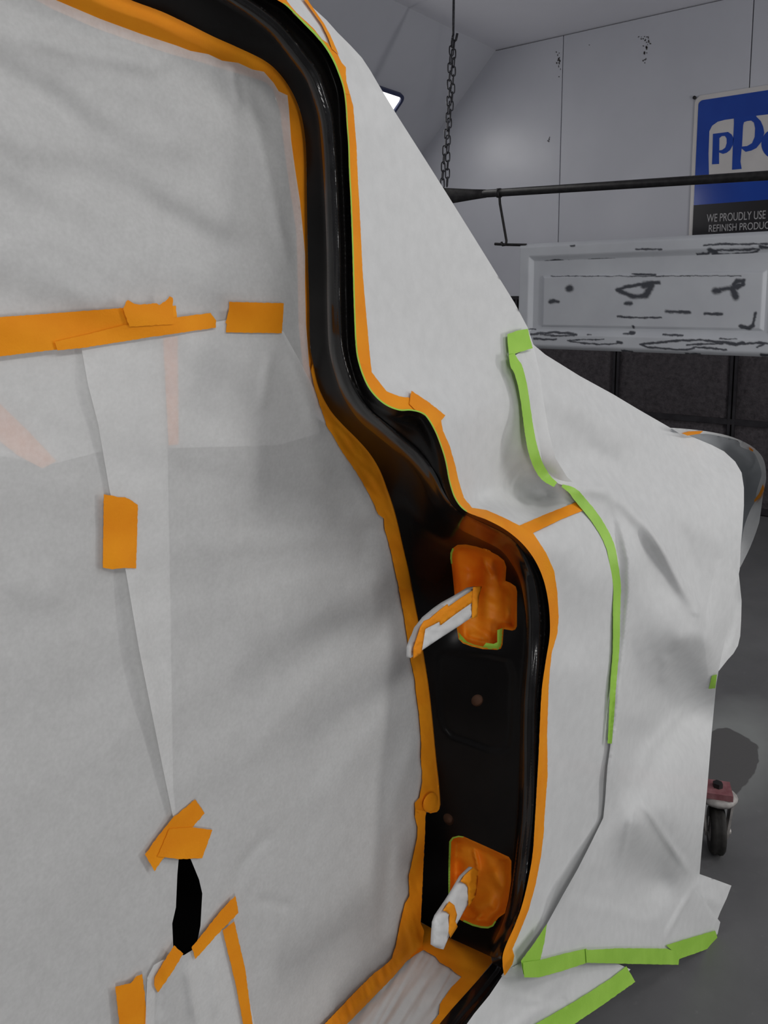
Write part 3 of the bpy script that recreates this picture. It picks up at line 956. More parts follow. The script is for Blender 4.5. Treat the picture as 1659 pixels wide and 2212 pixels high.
GP = 'masking paper over the door opening'
D1 = [(-180, -130), (20, -50), (75, -22), (125, 2), (217, 41), (304, 73), (380, 98), (412, 110), (450, 117), (480, 131), (515, 136), (545, 150), (570, 155), (591, 179), (602, 197), (621, 206), (624, 233), (629, 304), (638, 369), (648, 434), (656, 515), (659, 550), (659, 613), (661, 700), (668, 790), (684, 850), (690, 935), (600, 962), (365, 968), (220, 975), (115, 1002), (-180, 960)]
tag(sheet('masking_paper', D1, S_DOOR, PAPER, None, step=8, off=0.003, disp=D1_disp, tails=[([(-180, -130), (-180, 960)], [(-0.3, 0, 0.02), (-0.8, 0.01, 0.03)])]), 'upper white masking paper across the door window opening', 'paper', GP)
D2 = [(-180, 750), (0, 762), (120, 750), (300, 728), (352, 718), (362, 960), (368, 1300), (371, 1500), (374, 1700), (388, 1832), (383, 1890), (380, 1960), (372, 1995), (374, 2042), (376, 2060), (364, 2078), (352, 2104), (336, 2120), (332, 2260), (332, 2590), (-180, 3110)]
tag(sheet('masking_paper', D2, S_DOOR, PAPER, None, step=8, off=0.007, disp=D23_disp, tails=[([(-180, 750), (-180, 3110)], [(-0.3, 0, 0), (-0.8, 0.01, 0)])]), 'lower left white masking paper, left of the slanted overlap', 'paper', GP)
D3 = D3_LEFT + [(388, 1832), (412, 1856), (430, 1900), (437, 1930), (433, 2000), (424, 2045), (412, 2062), (405, 2085), (430, 2260), (430, 2485), (655, 2262), (760, 2205), (815, 2142), (852, 2092), (868, 2040), (880, 1990), (888, 1930), (893, 1880), (902, 1830), (908, 1780), (903, 1735), (918, 1690), (918, 1600), (905, 1480), (893, 1400), (878, 1320), (862, 1240), (845, 1165), (828, 1110), (800, 1050), (775, 1005), (742, 955), (715, 915), (696, 890), (684, 849), (641, 768), (612, 716), (560, 706), (495, 690), (380, 712), (270, 735)]
tag(sheet('masking_paper', D3, S_DOOR, PAPER, None, step=7, off=0.011, disp=D3_disp), 'large lower white masking paper between overlap and black pillar', 'paper', GP)


def D4_disp(v):
    return D23_disp(v) + creases(v, [([(400, 2070), (420, 2212)], 0.005, 10), ([(350, 2090), (340, 2212)], -0.005, 10), ([(460, 2060), (470, 2212)], 0.004, 14)])


D4 = [(318, 2112), (332, 2085), (350, 2074), (376, 2066), (398, 2063), (425, 2046), (460, 2020), (500, 2000), (530, 2120), (560, 2260), (560, 2340), (300, 2560)]
tag(sheet('masking_paper', D4, S_DOOR, PAPER, None, step=6, off=0.015, disp=D4_disp), 'small crumpled masking paper patch below the black gap', 'paper', GP)
# tape seen faintly through the paper
GT = 'orange tape on the door opening paper'
tag(sheet('masking_tape', [(352, 728), (384, 726), (386, 960), (364, 962)], S_DOOR, ORANGE, None, step=8, off=0.0095, disp=D23_disp), 'upright orange strip showing faintly through the lower paper', 'tape', GT)
tag(sheet('masking_tape', [(-30, 830), (0, 872), (60, 930), (122, 996), (92, 1012), (40, 985), (-30, 930)], S_DOOR, ORANGE, None, step=8, off=0.005, disp=D23_disp), 'slanted orange strip showing faintly through paper at the left edge', 'tape', GT)
# surface strips
def strip(poly, label, off=0.017, amp=0.8, edges=None, seed=1, disp=D3_disp, m=ORANGE, cat='tape', group=GT, name='masking_tape', surf=None, step=6):
    return tag(sheet(name, torn(poly, amp, seed, edges), surf or S_DOOR, m, None, step=step, off=off, disp=disp), label, cat, group)


strip([(-120, 690), (0, 685), (150, 674), (280, 664), (380, 660), (384, 712), (180, 748), (0, 770), (-120, 778)], 'long wide orange strip at the left edge under the window paper', 0.0128, 0.5)
strip([(118, 738), (190, 722), (270, 702), (376, 686), (455, 676), (461, 684), (467, 692), (466, 708), (320, 729), (175, 752), (124, 757)], 'narrow orange strip laid along the lower edge of the long strip', 0.0149, 0.6)
strip([(266, 668), (272, 652), (276, 648), (290, 656), (305, 658), (338, 655), (344, 659), (360, 648), (366, 640), (373, 643), (375, 700), (280, 706)], 'torn orange scrap stuck on top of the long strip', 0.0163, 0.8)
strip([(495, 652), (613, 655), (611, 690), (609, 720), (488, 718), (490, 700), (487, 697), (494, 672)], 'short rectangular orange strip nearest the black window pillar', 0.0135, 0.5)
strip([(224, 1068), (240, 1070), (255, 1074), (270, 1074), (282, 1080), (298, 1091), (296, 1160), (294, 1228), (266, 1227), (243, 1230), (222, 1226), (223, 1150)], 'upright orange strip halfway down the slanted paper overlap', 0.0132, 0.5)
strip([(421, 1727), (430, 1738), (442, 1757), (413, 1790), (350, 1858), (334, 1882), (322, 1862), (313, 1846), (340, 1808), (372, 1768)], 'slanted orange strip above the black gap in the paper', 0.0139, 0.8)
strip([(340, 1850), (366, 1790), (414, 1787), (459, 1793), (447, 1826), (437, 1854), (388, 1856)], 'short orange strip crossing the slanted one above the black gap', 0.0152, 0.6)
strip([(508, 1935), (512, 1950), (515, 1972), (470, 2018), (422, 2072), (414, 2046), (440, 2014), (478, 1966)], 'orange strip leaning right beside the black gap', 0.0185, 0.8, disp=D4_disp)
strip([(481, 2010), (506, 1990), (530, 2095), (552, 2260), (534, 2260), (510, 2130)], 'tall thin orange strip running to the bottom edge beside the small patch', 0.0185, 0.5, disp=D4_disp)
strip([(376, 2042), (396, 2060), (372, 2100), (347, 2136), (341, 2144), (333, 2128), (334, 2112), (352, 2080)], 'short orange strip just under the black gap', 0.0185, 0.7, disp=D4_disp)
strip([(249, 2132), (262, 2128), (282, 2124), (296, 2108), (307, 2104), (313, 2150), (320, 2260), (264, 2260), (254, 2180)], 'wide orange strip in the bottom corner left of the small patch', 0.0135, 0.7, disp=D23_disp)

# ------------------------------------------------------------------ tape along the inside edge of the pillar
GJ = 'orange tape along the pillar edges'
def jam_edge(a, b, grow_px=0):
    """part of the black inner edge between image heights; tape tucks a little under the paint edge"""
    return [(x + grow_px, y) for x, y in A_S if a <= y <= b]


T_HEAD = [(20, -60), (62, -40), (110, -14), (200, 20), (290, 50), (370, 78), (450, 98), (515, 116), (560, 130), (585, 150)] 
head = [(190, -60)] + [q for q in A_S if -55 <= q[1] <= 175 and q[0] < 625] + [(600, 205)] + [(575, 178), (545, 168), (500, 155), (440, 136), (370, 117), (295, 92), (205, 60), (110, 18), (60, -10), (10, -45)]
strip(head, 'broad orange tape under the black roof rail of the opening', 0.0005, 0.3, group=GJ, disp=lambda v: base_disp(v) * 0.5 - 0.001)
apil = [q for q in A_S if 150 <= q[1] <= 850] + [(680, 850), (655, 800), (645, 700), (643, 600), (640, 500), (628, 420), (615, 330), (605, 240), (590, 195), (585, 170)]
strip(apil, 'orange tape down the inner side of the black window pillar', 0.0012, 0.4, group=GJ, disp=lambda v: base_disp(v) * 0.5 - 0.001)
cowl = [q for q in A_S if 780 <= q[1] <= 1300] + [(869, 1300), (867, 1288), (860, 1262), (853, 1233), (844, 1190), (836, 1160), (831, 1145), (829, 1120), (817, 1111), (806, 1085), (794, 1062), (779, 1035), (767, 1016), (750, 992), (736, 971), (720, 942), (706, 921), (693, 881), (679, 836), (672, 800)]


def jtape_disp(v):
    e = dist_line(v, A_S)
    return D23_disp(v) * sstep(5, 40, e) * 0.5 + 0.004 * fold(v, 50, 70, 18, 6.0, True) * sstep(4, 14, e) - 0.004 * np.exp(-(e / 8) ** 2)


strip(cowl, 'wrinkled orange tape along the curved middle of the black pillar', 0.018, 0.5, group=GJ, disp=jtape_disp, step=5)
low = [q for q in A_S if 1270 <= q[1] <= 1740] + [(951, 1745), (944, 1754), (930, 1757), (915, 1752), (908, 1758), (897, 1752), (896, 1734), (906, 1723), (912, 1690), (912, 1672), (909, 1640), (910, 1606), (905, 1540), (899, 1500), (897, 1473), (890, 1440), (884, 1412), (880, 1380), (873, 1333), (867, 1300), (861, 1270)]
strip(low, 'long orange tape along the straight lower edge of the pillar', 0.020, 0.5, group=GJ, disp=jtape_disp, step=5)
foot = [(921, 1752), (919, 1763), (918, 1804), (914, 1877), (911, 1951), (909, 1994), (916, 2010), (912, 2052), (880, 2075), (851, 2109), (808, 2153), (740, 2222), (350, 2610), (302, 2610), (701, 2212), (769, 2141), (807, 2103), (829, 2087), (846, 2071), (855, 2043), (866, 1988), (875, 1951), (884, 1936), (883, 1892), (892, 1852), (901, 1811), (902, 1786), (896, 1764), (897, 1748)]


def foot_disp(v):
    e = dist_line(v, [(921, 1752), (914, 1877), (909, 1994)])
    return D23_disp(v) * sstep(5, 40, e) * 0.4 + 0.005 * fold(v, 75, 120, 16, 1.0, True) * sstep(4, 14, e) + 0.010 * np.exp(-(dist_line(v, [(905, 2040), (851, 2100), (720, 2230)]) / 14) ** 2)


strip(foot, 'creased orange tape from the pillar foot along the inner sill', 0.020, 0.5, group=GJ, disp=foot_disp, step=5)
knob = oval(930, 1733, 15, 22, 25)
strip(knob, 'rounded orange tape bump over a bolt at the pillar edge', 0.022, 0.4, group=GJ, disp=lambda v: 0.012 * np.sqrt(np.clip(1 - (np.hypot((v[:, 0] - 930) / 17, (v[:, 1] - 1733) / 24)) ** 2, 0, 1)), step=3)

# sill step: tape and paper lying on it
def sill_disp(v):
    return 0.006 * fold(v, 125, 200, 22, 3.0) + 0.005 * fold(v, 120, 150, 14, 8.0, True)


sillpaper = [(885, 2060), (915, 2048), (945, 2068), (975, 2088), (1000, 2104), (985, 2130), (955, 2165), (945, 2200), (890, 2262), (590, 2610), (340, 2610), (740, 2215), (808, 2146), (851, 2102)]
tag(sheet('masking_paper', sillpaper, S_SILL, PAPER2, None, step=5, off=0.006, disp=sill_disp), 'pleated white paper lying on the door sill', 'paper')
corner = [(905, 1990), (943, 2011), (976, 2028), (1020, 2048), (1061, 2067), (1063, 2080), (1020, 2132), (976, 2183), (940, 2225), (905, 2266), (630, 2600), (600, 2600), (880, 2262), (931, 2212), (948, 2191), (950, 2169), (974, 2134), (997, 2110), (983, 2101), (972, 2091), (950, 2079), (940, 2066), (915, 2052), (900, 2060), (885, 2070), (872, 2050), (895, 2015)]
strip(corner, 'orange tape across the sill below the pillar foot', 0.012, 0.4, group=GJ, surf=S_SILL, disp=lambda v: 0.003 * fold(v, 20, 90, 22, 4.0), step=5)

# ================================================================== OUTSIDE OF THE CAB: PAPER AND TAPE
SIL1 = [(640, -40), (655, -8), (671, 12), (705, 43), (729, 70), (758, 99), (782, 125), (801, 154), (816, 180), (857, 248), (922, 350), (960, 410), (1036, 532), (1112, 655), (1140, 708), (1152, 744)]
D_LINE = [(560, -62), (600, -20), (618, 0), (640, 27), (676, 60), (695, 84), (709, 94), (717, 106), (729, 116), (738, 135), (747, 145), (748, 174), (753, 193), (763, 229), (767, 277), (770, 313), (773, 386), (776, 434), (784, 597), (793, 700), (799, 768), (803, 804), (817, 822), (835, 845), (862, 856), (885, 859), (889, 844), (962, 897), (953, 908), (957, 931), (971, 962), (984, 1007), (991, 1039), (1002, 1075), (1020, 1097), (1052, 1102), (1088, 1118), (1120, 1134), (1152, 1152), (1179, 1193), (1197, 1233), (1204, 1279), (1207, 1333), (1204, 1369), (1192, 1410), (1188, 1446), (1185, 1490), (1182, 1584), (1183, 1675), (1176, 1767), (1175, 1797), (1169, 1848), (1158, 1907), (1142, 1966), (1123, 2013), (1107, 2050), (1111, 2065), (1107, 2083), (1090, 2108)]
ctrl = [(x, y, 'y', yC(y)) for x, y in C_LINE]
ctrl += [(x, y, 'y', v) for x, y, v in [(655, -8, .640), (729, 70, .640), (801, 154, .640), (922, 350, .632), (1036, 532, .622), (1112, 655, .612), (1152, 744, .598),
        (860, 500, .612), (900, 700, .606), (1000, 700, .612), (950, 830, .592), (1050, 850, .596), (1020, 960, .586), (1110, 960, .592), (1060, 1040, .604), (1150, 1030, .604), (1035, 1080, .592), (1120, 1088, .606), (1180, 1068, .606),
        (1100, 1122, .545), (1190, 1120, .548), (1250, 1085, .552), (1200, 1050, .575), (1129, 834, .588), (1142, 922, .580), (1160, 999, .577), (1230, 1180, .520), (1300, 1142, .535), (1290, 1250, .512), (1333, 1300, .516),
        (1240, 1450, .518), (1330, 1450, .514), (1240, 1650, .522), (1320, 1650, .514), (1230, 1850, .525), (1310, 1830, .52), (1170, 2000, .525), (1250, 2000, .52), (1150, 2120, .525), (1300, 2120, .515), (1100, 2240, .53), (1300, 2240, .52)]]
S_OUT = Surf(ctrl, 2e-6)


def out_disp(v):
    e = sstep(0, 40, dist_line(v, C_S))
    z = 0.0035 * fold(v, 65, 300, 90, 2.0) + 0.0015 * fold(v, 75, 200, 40, 7.0)
    z += 0.004 * sstep(1150, 1500, v[:, 1]) * fold(v, 93, 500, 36, 3.3)
    return z * e + 0.002


GW = 'masking paper over the cab front'
right_hidden = [(1152, 744), (1165, 800), (1175, 870), (1185, 930), (1200, 990), (1225, 1030), (1285, 1085)]
W1 = [q for q in D_LINE[3:]if q[1] <= 1134 and q not in ((889, 844), (962, 897))]
W1 = [(600, -40)] + [(x - 7, y + 2) for x, y in W1] + [(1120, 1146), (1200, 1112), (1275, 1092)] + right_hidden[::-1] + SIL1[::-1][1:]
tail1 = [(SIL1, [(0.02, 0.05, 0.0), (0.03, 0.25, 0.0), (0.04, 0.7, 0.0), (0.0, 1.25, 0.0)])]
tag(sheet('masking_paper', W1, S_OUT, PAPER2, None, step=8, off=0.002, disp=out_disp, tails=tail1), 'taut white masking paper from roof to cowl over the windshield side', 'paper', GW)
W1b = [(x - 7, y) for x, y in D_LINE if y >= 1134] + [(1092, 2112), (1140, 2105), (1215, 2000), (1290, 1880), (1330, 1770), (1340, 1600), (1350, 1400), (1350, 1260), (1335, 1160), (1300, 1100), (1262, 1086), (1200, 1112)]
tag(sheet('masking_paper', W1b, S_OUT, PAPER2, None, step=8, off=0.002, disp=out_disp), 'white masking paper on the cowl side between pillar and green line', 'paper', GW)

# outer tapes and the green line under their edge
def c_part(a, b): return [q for q in C_S if a <= q[1] <= b]
def d_part(i, j): return D_LINE[i:j]
GO = 'orange tape outside the pillar'
ix = D_LINE.index
seg1 = c_part(-55, 205) + [(755, 205)] + D_LINE[:ix((753, 193)) + 1][::-1]
strip(seg1, 'orange tape round the outer roof corner of the pillar', 0.007, 0.3, group=GO, surf=S_OUT, disp=out_disp, step=4)
seg2 = c_part(190, 800) + D_LINE[ix((753, 193)):ix((803, 804)) + 1][::-1]
strip(seg2, 'straight orange tape down the outer side of the window pillar', 0.0062, 0.3, group=GO, surf=S_OUT, disp=out_disp, step=4)
seg3 = [q for q in C_S if 780 <= q[1] <= 905 and q[0] < 930] + [(940, 905), (925, 878), (900, 858)] + [(885, 859), (862, 856), (835, 845), (817, 822), (803, 804), (800, 790)]
strip(seg3, 'nicked orange tape round the inner curve at the window foot', 0.0085, 0.4, group=GO, surf=S_OUT, disp=out_disp, step=4)
strip([(889, 844), (925, 868), (962, 897), (953, 908), (940, 925), (922, 900), (895, 884), (884, 872), (886, 858)], 'pointed orange tape flap above the pillar blister', 0.011, 0.5, group=GO, surf=S_OUT, disp=out_disp, step=4)
seg4 = [q for q in C_S if 893 <= q[1] <= 1115 and q[0] > 905] + D_LINE[ix((953, 908)):ix((1052, 1102)) + 1][::-1]
strip(seg4, 'orange tape down the outer edge of the pillar blister', 0.0078, 0.4, group=GO, surf=S_OUT, disp=out_disp, step=4)
seg5 = [q for q in C_S if 1095 <= q[1] <= 1425 and q[0] > 995] + D_LINE[ix((1020, 1097)):ix((1192, 1410)) + 1][::-1]
strip(seg5, 'orange tape round the big outer curve beside the upper hinge', 0.009, 0.3, group=GO, surf=S_OUT, disp=out_disp, step=4)
seg6 = [q for q in C_S if 1400 <= q[1]] + [(1088, 2102)] + D_LINE[ix((1192, 1410)):][::-1]
strip(seg6, 'long orange tape down the outer lower edge of the pillar', 0.0078, 0.3, group=GO, surf=S_OUT, disp=lambda v: out_disp(v) + 0.003 * np.exp(-(dist_line(v, [(q[0] + 9, q[1]) for q in C_S]) / 4) ** 2), step=4)
strip([(654, -4), (673, 22), (695, 53), (709, 82), (717, 106), (732, 118), (714, 77), (700, 51), (681, 24), (662, -4)], 'thin orange strip running up the roof edge paper', 0.0095, 0.2, group=GO, surf=S_OUT, disp=out_disp, step=4)
strip([(1118, 1137), (1180, 1110), (1252, 1082), (1272, 1098), (1212, 1122), (1150, 1152)], 'straight orange strip across the cowl from pillar to green line', 0.0075, 0.3, group=GO, surf=S_OUT, disp=out_disp, step=5)
gl = [q for q in C_S if 5 <= q[1] <= 1108]
cut = [(-10, 190, 'green tape edge round the roof corner of the pillar', [2, 5, 4, 2.5]), (185, 800, 'green tape edge down the window pillar', [2.5, 2.6, 3]), (795, 1108, 'green tape edge round the blister of the pillar', [3, 3, 2.5, 2.5])]
for a, b, lab, wd in cut:
    seg = [(x + 1.5, y - 0.5) for x, y in gl if a <= y <= b]
    if a > 700: seg = [q for q in seg]
    tag(sheet('fine_line_tape', ribbon(seg, wd), S_OUT, GREEN, None, step=4, off=0.0125, disp=out_disp), lab, 'tape', 'green line tape beside the pillar')

# ------------------------------------------------------------------ the big drape over the front of the truck
EDGE2 = [(1448, 924), (1496, 944), (1537, 961), (1564, 975), (1588, 997), (1602, 1021), (1607, 1054), (1607, 1092), (1604, 1138), (1600, 1181), (1598, 1230), (1594, 1249), (1580, 1314), (1566, 1382), (1553, 1444), (1547, 1480), (1538, 1576), (1527, 1712), (1518, 1804), (1511, 1892), (1505, 1914)]
SIL2 = [(1152, 744), (1178, 766), (1252, 812), (1325, 852), (1380, 885), (1448, 924)]
GPATH1 = [(1105, 765), (1112, 785), (1120, 800), (1129, 834), (1136, 878), (1142, 922), (1149, 962), (1160, 999), (1178, 1030), (1200, 1047)]
GPATH2 = [(1214, 1049), (1237, 1061), (1256, 1083), (1278, 1109), (1300, 1142), (1318, 1179), (1327, 1223), (1333, 1267), (1332, 1311), (1331, 1400), (1325, 1473), (1321, 1547), (1317, 1606)]
W2L = [(1112, 768), (1125, 810), (1136, 850), (1143, 900), (1150, 950), (1160, 993), (1180, 1026), (1207, 1045), (1236, 1056), (1262, 1084), (1284, 1111), (1306, 1144), (1322, 1180), (1331, 1223), (1337, 1267), (1336, 1311), (1335, 1400), (1329, 1473), (1325, 1547), (1319, 1606), (1312, 1657), (1307, 1730), (1303, 1767), (1276, 1822), (1248, 1877), (1215, 1935), (1182, 1995), (1160, 2040), (1138, 2078)]
ctrl = []
for x, y in W2L[:24:1]:
    d = S_OUT.depth(np.array([[x, y]]))[0]
    p = CAM + ray(x, y) * (d - 0.008)
    ctrl.append((x, y, 'y', float(p[1])))
ctrl += [(x, y, 'y', v) for x, y, v in [(1276, 1822, .51), (1248, 1877, .51), (1182, 1995, .512), (1138, 2078, .512),
        (1178, 766, .600), (1252, 812, .600), (1325, 852, .595), (1380, 885, .590), (1448, 924, .580), (1496, 944, .565), (1564, 975, .530), (1602, 1021, .490), (1607, 1092, .462), (1600, 1181, .455), (1594, 1249, .455), (1566, 1382, .468), (1547, 1480, .490), (1527, 1712, .478), (1511, 1892, .480), (1505, 1914, .478),
        (1250, 900, .575), (1330, 950, .560), (1420, 1000, .545), (1500, 1030, .520), (1260, 1000, .565), (1350, 1080, .535), (1450, 1100, .505), (1530, 1120, .480), (1360, 1200, .508), (1450, 1230, .490), (1530, 1250, .468), (1380, 1350, .500), (1470, 1380, .466), (1520, 1380, .458), (1420, 1480, .524), (1490, 1460, .510), (1400, 1590, .532), (1470, 1540, .548), (1530, 1500, .512), (1370, 1550, .512), (1470, 1630, .508), (1360, 1700, .508), (1480, 1720, .482), (1380, 1780, .484), (1330, 1880, .515), (1420, 1900, .508), (1480, 1880, .482), (1250, 2020, .508), (1350, 2030, .500), (1450, 2030, .488), (1550, 2010, .455), (1580, 1915, .450), (1300, 2070, .500), (1440, 2075, .486)]]
S_DRAPE = Surf(ctrl, 2e-5)


def drape_disp(v):
    x, y = v[:, 0], v[:, 1]
    up = 1 - sstep(1150, 1350, y)
    z = up * (0.013 * fold(v, 38, 300, 70, 1.0) + 0.003 * fold(v, 50, 160, 40, 5.0))
    z += (1 - up) * (0.012 * fold(v, 80, 340, 70, 3.0) + 0.002 * fold(v, 60, 150, 40, 6.0))
    z += creases(v, [        ([(1200, 1060), (1270, 1045), (1350, 1090), (1440, 1200), (1500, 1330), (1520, 1400)], 0.010, 16),
        ([(1170, 950), (1330, 1005), (1420, 1100)], -0.018, 34), ([(1205, 1050), (1330, 1058), (1400, 1130), (1480, 1270)], 0.016, 17), ([(1300, 1080), (1370, 1150), (1430, 1280)], -0.006, 20),
        ([(1385, 1100), (1450, 1230), (1515, 1340)], 0.014, 13), ([(1450, 1090), (1500, 1220), (1540, 1350)], -0.013, 17), ([(1515, 990), (1560, 1150), (1565, 1320)], 0.012, 24), ([(1150, 850), (1260, 880), (1400, 960)], 0.010, 26),
        ([(1140, 800), (1240, 860), (1380, 930), (1480, 985)], 0.006, 20), ([(1150, 900), (1260, 940), (1400, 1060), (1470, 1150)], -0.008, 26),
        ([(1390, 1120), (1470, 1250), (1508, 1312), (1530, 1400)], 0.009, 12), ([(1376, 1150), (1420, 1260), (1480, 1310)], -0.005, 20),
        ([(1508, 1315), (1500, 1330)], 0.006, 9), ([(1440, 1400), (1500, 1370), (1550, 1400)], 0.009, 18), ([(1430, 1480), (1440, 1410)], 0.009, 14),
        ([(1410, 1600), (1430, 1500), (1470, 1540), (1545, 1480)], -0.008, 22), ([(1375, 1705), (1400, 1620), (1470, 1540), (1530, 1500)], 0.010, 11),
        ([(1373, 1705), (1388, 1735), (1440, 1815), (1500, 1900)], 0.012, 14, True), ([(1380, 1715), (1355, 1800), (1320, 1950)], 0.009, 14, True),
        ([(1303, 1767), (1248, 1877), (1182, 1995)], 0.008, 10, True), ([(1410, 1740), (1425, 1800), (1430, 1960)], -0.024, 42), ([(1300, 1870), (1260, 1960)], -0.005, 30),
        ([(1505, 1900), (1450, 2000), (1430, 2045)], 0.010, 9, True), ([(1260, 1950), (1400, 1990), (1480, 1960)], 0.004, 18), ([(1350, 1330), (1380, 1500), (1360, 1640)], -0.008, 20)])
    z += lap(v, [(1322, 1080), (1340, 1138), (1357, 1210), (1357, 1280), (1347, 1400), (1330, 1560), (1312, 1740)], 0.020, 70, 7)
    # the left edge lifts a little below the green line
    z += 0.006 * np.exp(-(dist_line(v, W2L) / 9.0) ** 2) * sstep(1620, 1700, y) * (1 - sstep(1760, 1800, y))
    return z


W2 = W2L + [(1165, 2090), (1265, 2064), (1360, 2068), (1465, 2064), (1550, 2018), (1556, 1992), (1505, 1925)] + EDGE2[::-1] + SIL2[::-1][1:]
tail2 = [(SIL2, [(0.02, 0.06, -0.01), (0.03, 0.3, -0.02), (0.03, 0.8, -0.03), (0.0, 1.2, -0.05)])]
tag(sheet('masking_paper', W2, S_DRAPE, PAPER2, None, step=6, off=0.004, disp=drape_disp, tails=tail2), 'large creased white paper draped over the truck front', 'paper', GW)
# its far side, curling round the open front end
rim_out = [(1448, 924), (1488, 927), (1528, 932), (1572, 941), (1610, 956), (1637, 975), (1651, 997), (1655, 1032), (1649, 1064), (1642, 1116), (1637, 1138), (1621, 1181), (1599, 1226)]
rim_in = [(1470, 938), (1491, 938), (1523, 937), (1550, 941), (1594, 952), (1600, 965), (1626, 976), (1637, 994), (1645, 1021), (1642, 1037), (1634, 1064), (1632, 1081), (1623, 1097), (1615, 1116), (1607, 1140), (1600, 1180), (1590, 1226)]
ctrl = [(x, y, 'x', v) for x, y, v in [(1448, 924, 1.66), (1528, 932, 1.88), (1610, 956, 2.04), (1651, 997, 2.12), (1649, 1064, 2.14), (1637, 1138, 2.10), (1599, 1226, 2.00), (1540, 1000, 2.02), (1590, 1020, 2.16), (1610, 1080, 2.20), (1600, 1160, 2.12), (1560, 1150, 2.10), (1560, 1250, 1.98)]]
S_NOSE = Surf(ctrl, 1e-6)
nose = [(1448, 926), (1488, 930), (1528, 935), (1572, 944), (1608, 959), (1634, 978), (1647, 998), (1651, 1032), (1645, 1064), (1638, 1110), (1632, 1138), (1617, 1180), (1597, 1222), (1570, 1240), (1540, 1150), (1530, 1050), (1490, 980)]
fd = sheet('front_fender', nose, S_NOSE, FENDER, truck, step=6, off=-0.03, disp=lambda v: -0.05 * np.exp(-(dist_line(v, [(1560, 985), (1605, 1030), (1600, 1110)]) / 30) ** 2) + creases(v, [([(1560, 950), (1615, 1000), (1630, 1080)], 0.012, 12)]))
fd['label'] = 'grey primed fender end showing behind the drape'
tag(sheet('masking_paper', cr(rim_out, 3) + cr(rim_in, 3)[::-1], S_NOSE, PAPER2, None, step=4, off=0.004, disp=lambda v: 0.006 * np.exp(-(dist_line(v, rim_out) / 6) ** 2)), 'narrow folded white paper rim at the far front end', 'paper', GW)
strip([(1473, 936), (1488, 932), (1519, 931), (1512, 937), (1485, 941)], 'small orange tape piece on top of the folded rim', 0.012, 0.2, group='orange tape on the paper rim', surf=S_NOSE, disp=None, step=4)
strip([(1648, 1046), (1651, 1056), (1643, 1073), (1630, 1085), (1629, 1080), (1639, 1067)], 'small orange tape piece on the side of the folded rim', 0.014, 0.2, group='orange tape on the paper rim', surf=S_NOSE, disp=None, step=4)
strip([(1618, 966), (1627, 972), (1627, 976), (1619, 972)], 'tiny reddish tape scrap on the rim corner', 0.014, 0.1, group='orange tape on the paper rim', surf=S_NOSE, disp=None, step=3, m=ORANGE_AGED)
# strip of paper hanging behind the drape edge
N2 = [(1588, 1232), (1596, 1240), (1600, 1279), (1602, 1298), (1601, 1340), (1599, 1374), (1594, 1395), (1584, 1412), (1572, 1425), (1553, 1449), (1530, 1460), (1520, 1380), (1530, 1290), (1550, 1210), (1575, 1200)]
S_N2 = Surf([(1590, 1240, 'x', 2.05), (1602, 1300, 'x', 2.10), (1594, 1395, 'x', 2.08), (1553, 1449, 'x', 1.95), (1525, 1400, 'x', 1.90), (1550, 1210, 'x', 1.95)])
tag(sheet('masking_paper', N2, S_N2, PAPER2, None, step=5, disp=lambda v: creases(v, [([(1596, 1240), (1590, 1330), (1565, 1420)], -0.012, 8), ([(1600, 1300), (1585, 1370), (1560, 1440)], 0.010, 8)])), 'small hanging paper piece behind the lower drape edge', 'paper', GW)
# loose corner at the bottom and the lower sheet
W4 = [(1498, 1884), (1511, 1888), (1545, 1900), (1580, 1913), (1570, 1940), (1556, 1970), (1546, 1996), (1549, 2016), (1470, 2050), (1440, 2052), (1440, 1990), (1480, 1930)]
tag(sheet('masking_paper', W4, S_DRAPE, PAPER2, None, step=5, off=-0.004, disp=lambda v: drape_disp(v) * 0.4 + creases(v, [([(1510, 1915), (1530, 1990)], 0.007, 6, True), ([(1512, 1930), (1560, 1960)], 0.004, 12)])), 'loose paper corner sticking out above the green hem tape', 'paper', GW)
W5 = [(1085, 2108), (1105, 2090), (1130, 2078), (1200, 2068), (1262, 2062), (1300, 2070), (1335, 2082), (1362, 2094), (1300, 2160), (1240, 2200), (1180, 2262), (1060, 2420), (760, 2540), (985, 2245), (1024, 2190), (1057, 2150), (1076, 2122)]
ctrl = [(1088, 2108, 'y', .53), (1130, 2078, 'y', .522), (1262, 2062, 'y', .515), (1360, 2092, 'y', .49), (1240, 2200, 'y', .50), (1180, 2262, 'y', .50), (930, 2300, 'y', .525), (1024, 2193, 'y', .53), (1150, 2160, 'y', .52)]
S_LOW = Surf(ctrl)
low_disp = lambda v: 0.006 * fold(v, 140, 160, 36, 5.0) + creases(v, [([(1090, 2130), (1180, 2170), (1060, 2262)], 0.008, 14), ([(1215, 2150), (1225, 2180)], -0.005, 7, True)])
tag(sheet('masking_paper', W5, S_LOW, PAPER2, None, step=6, off=0.0, disp=low_disp), 'lower white masking paper under the sill rail at the bottom', 'paper', GW)

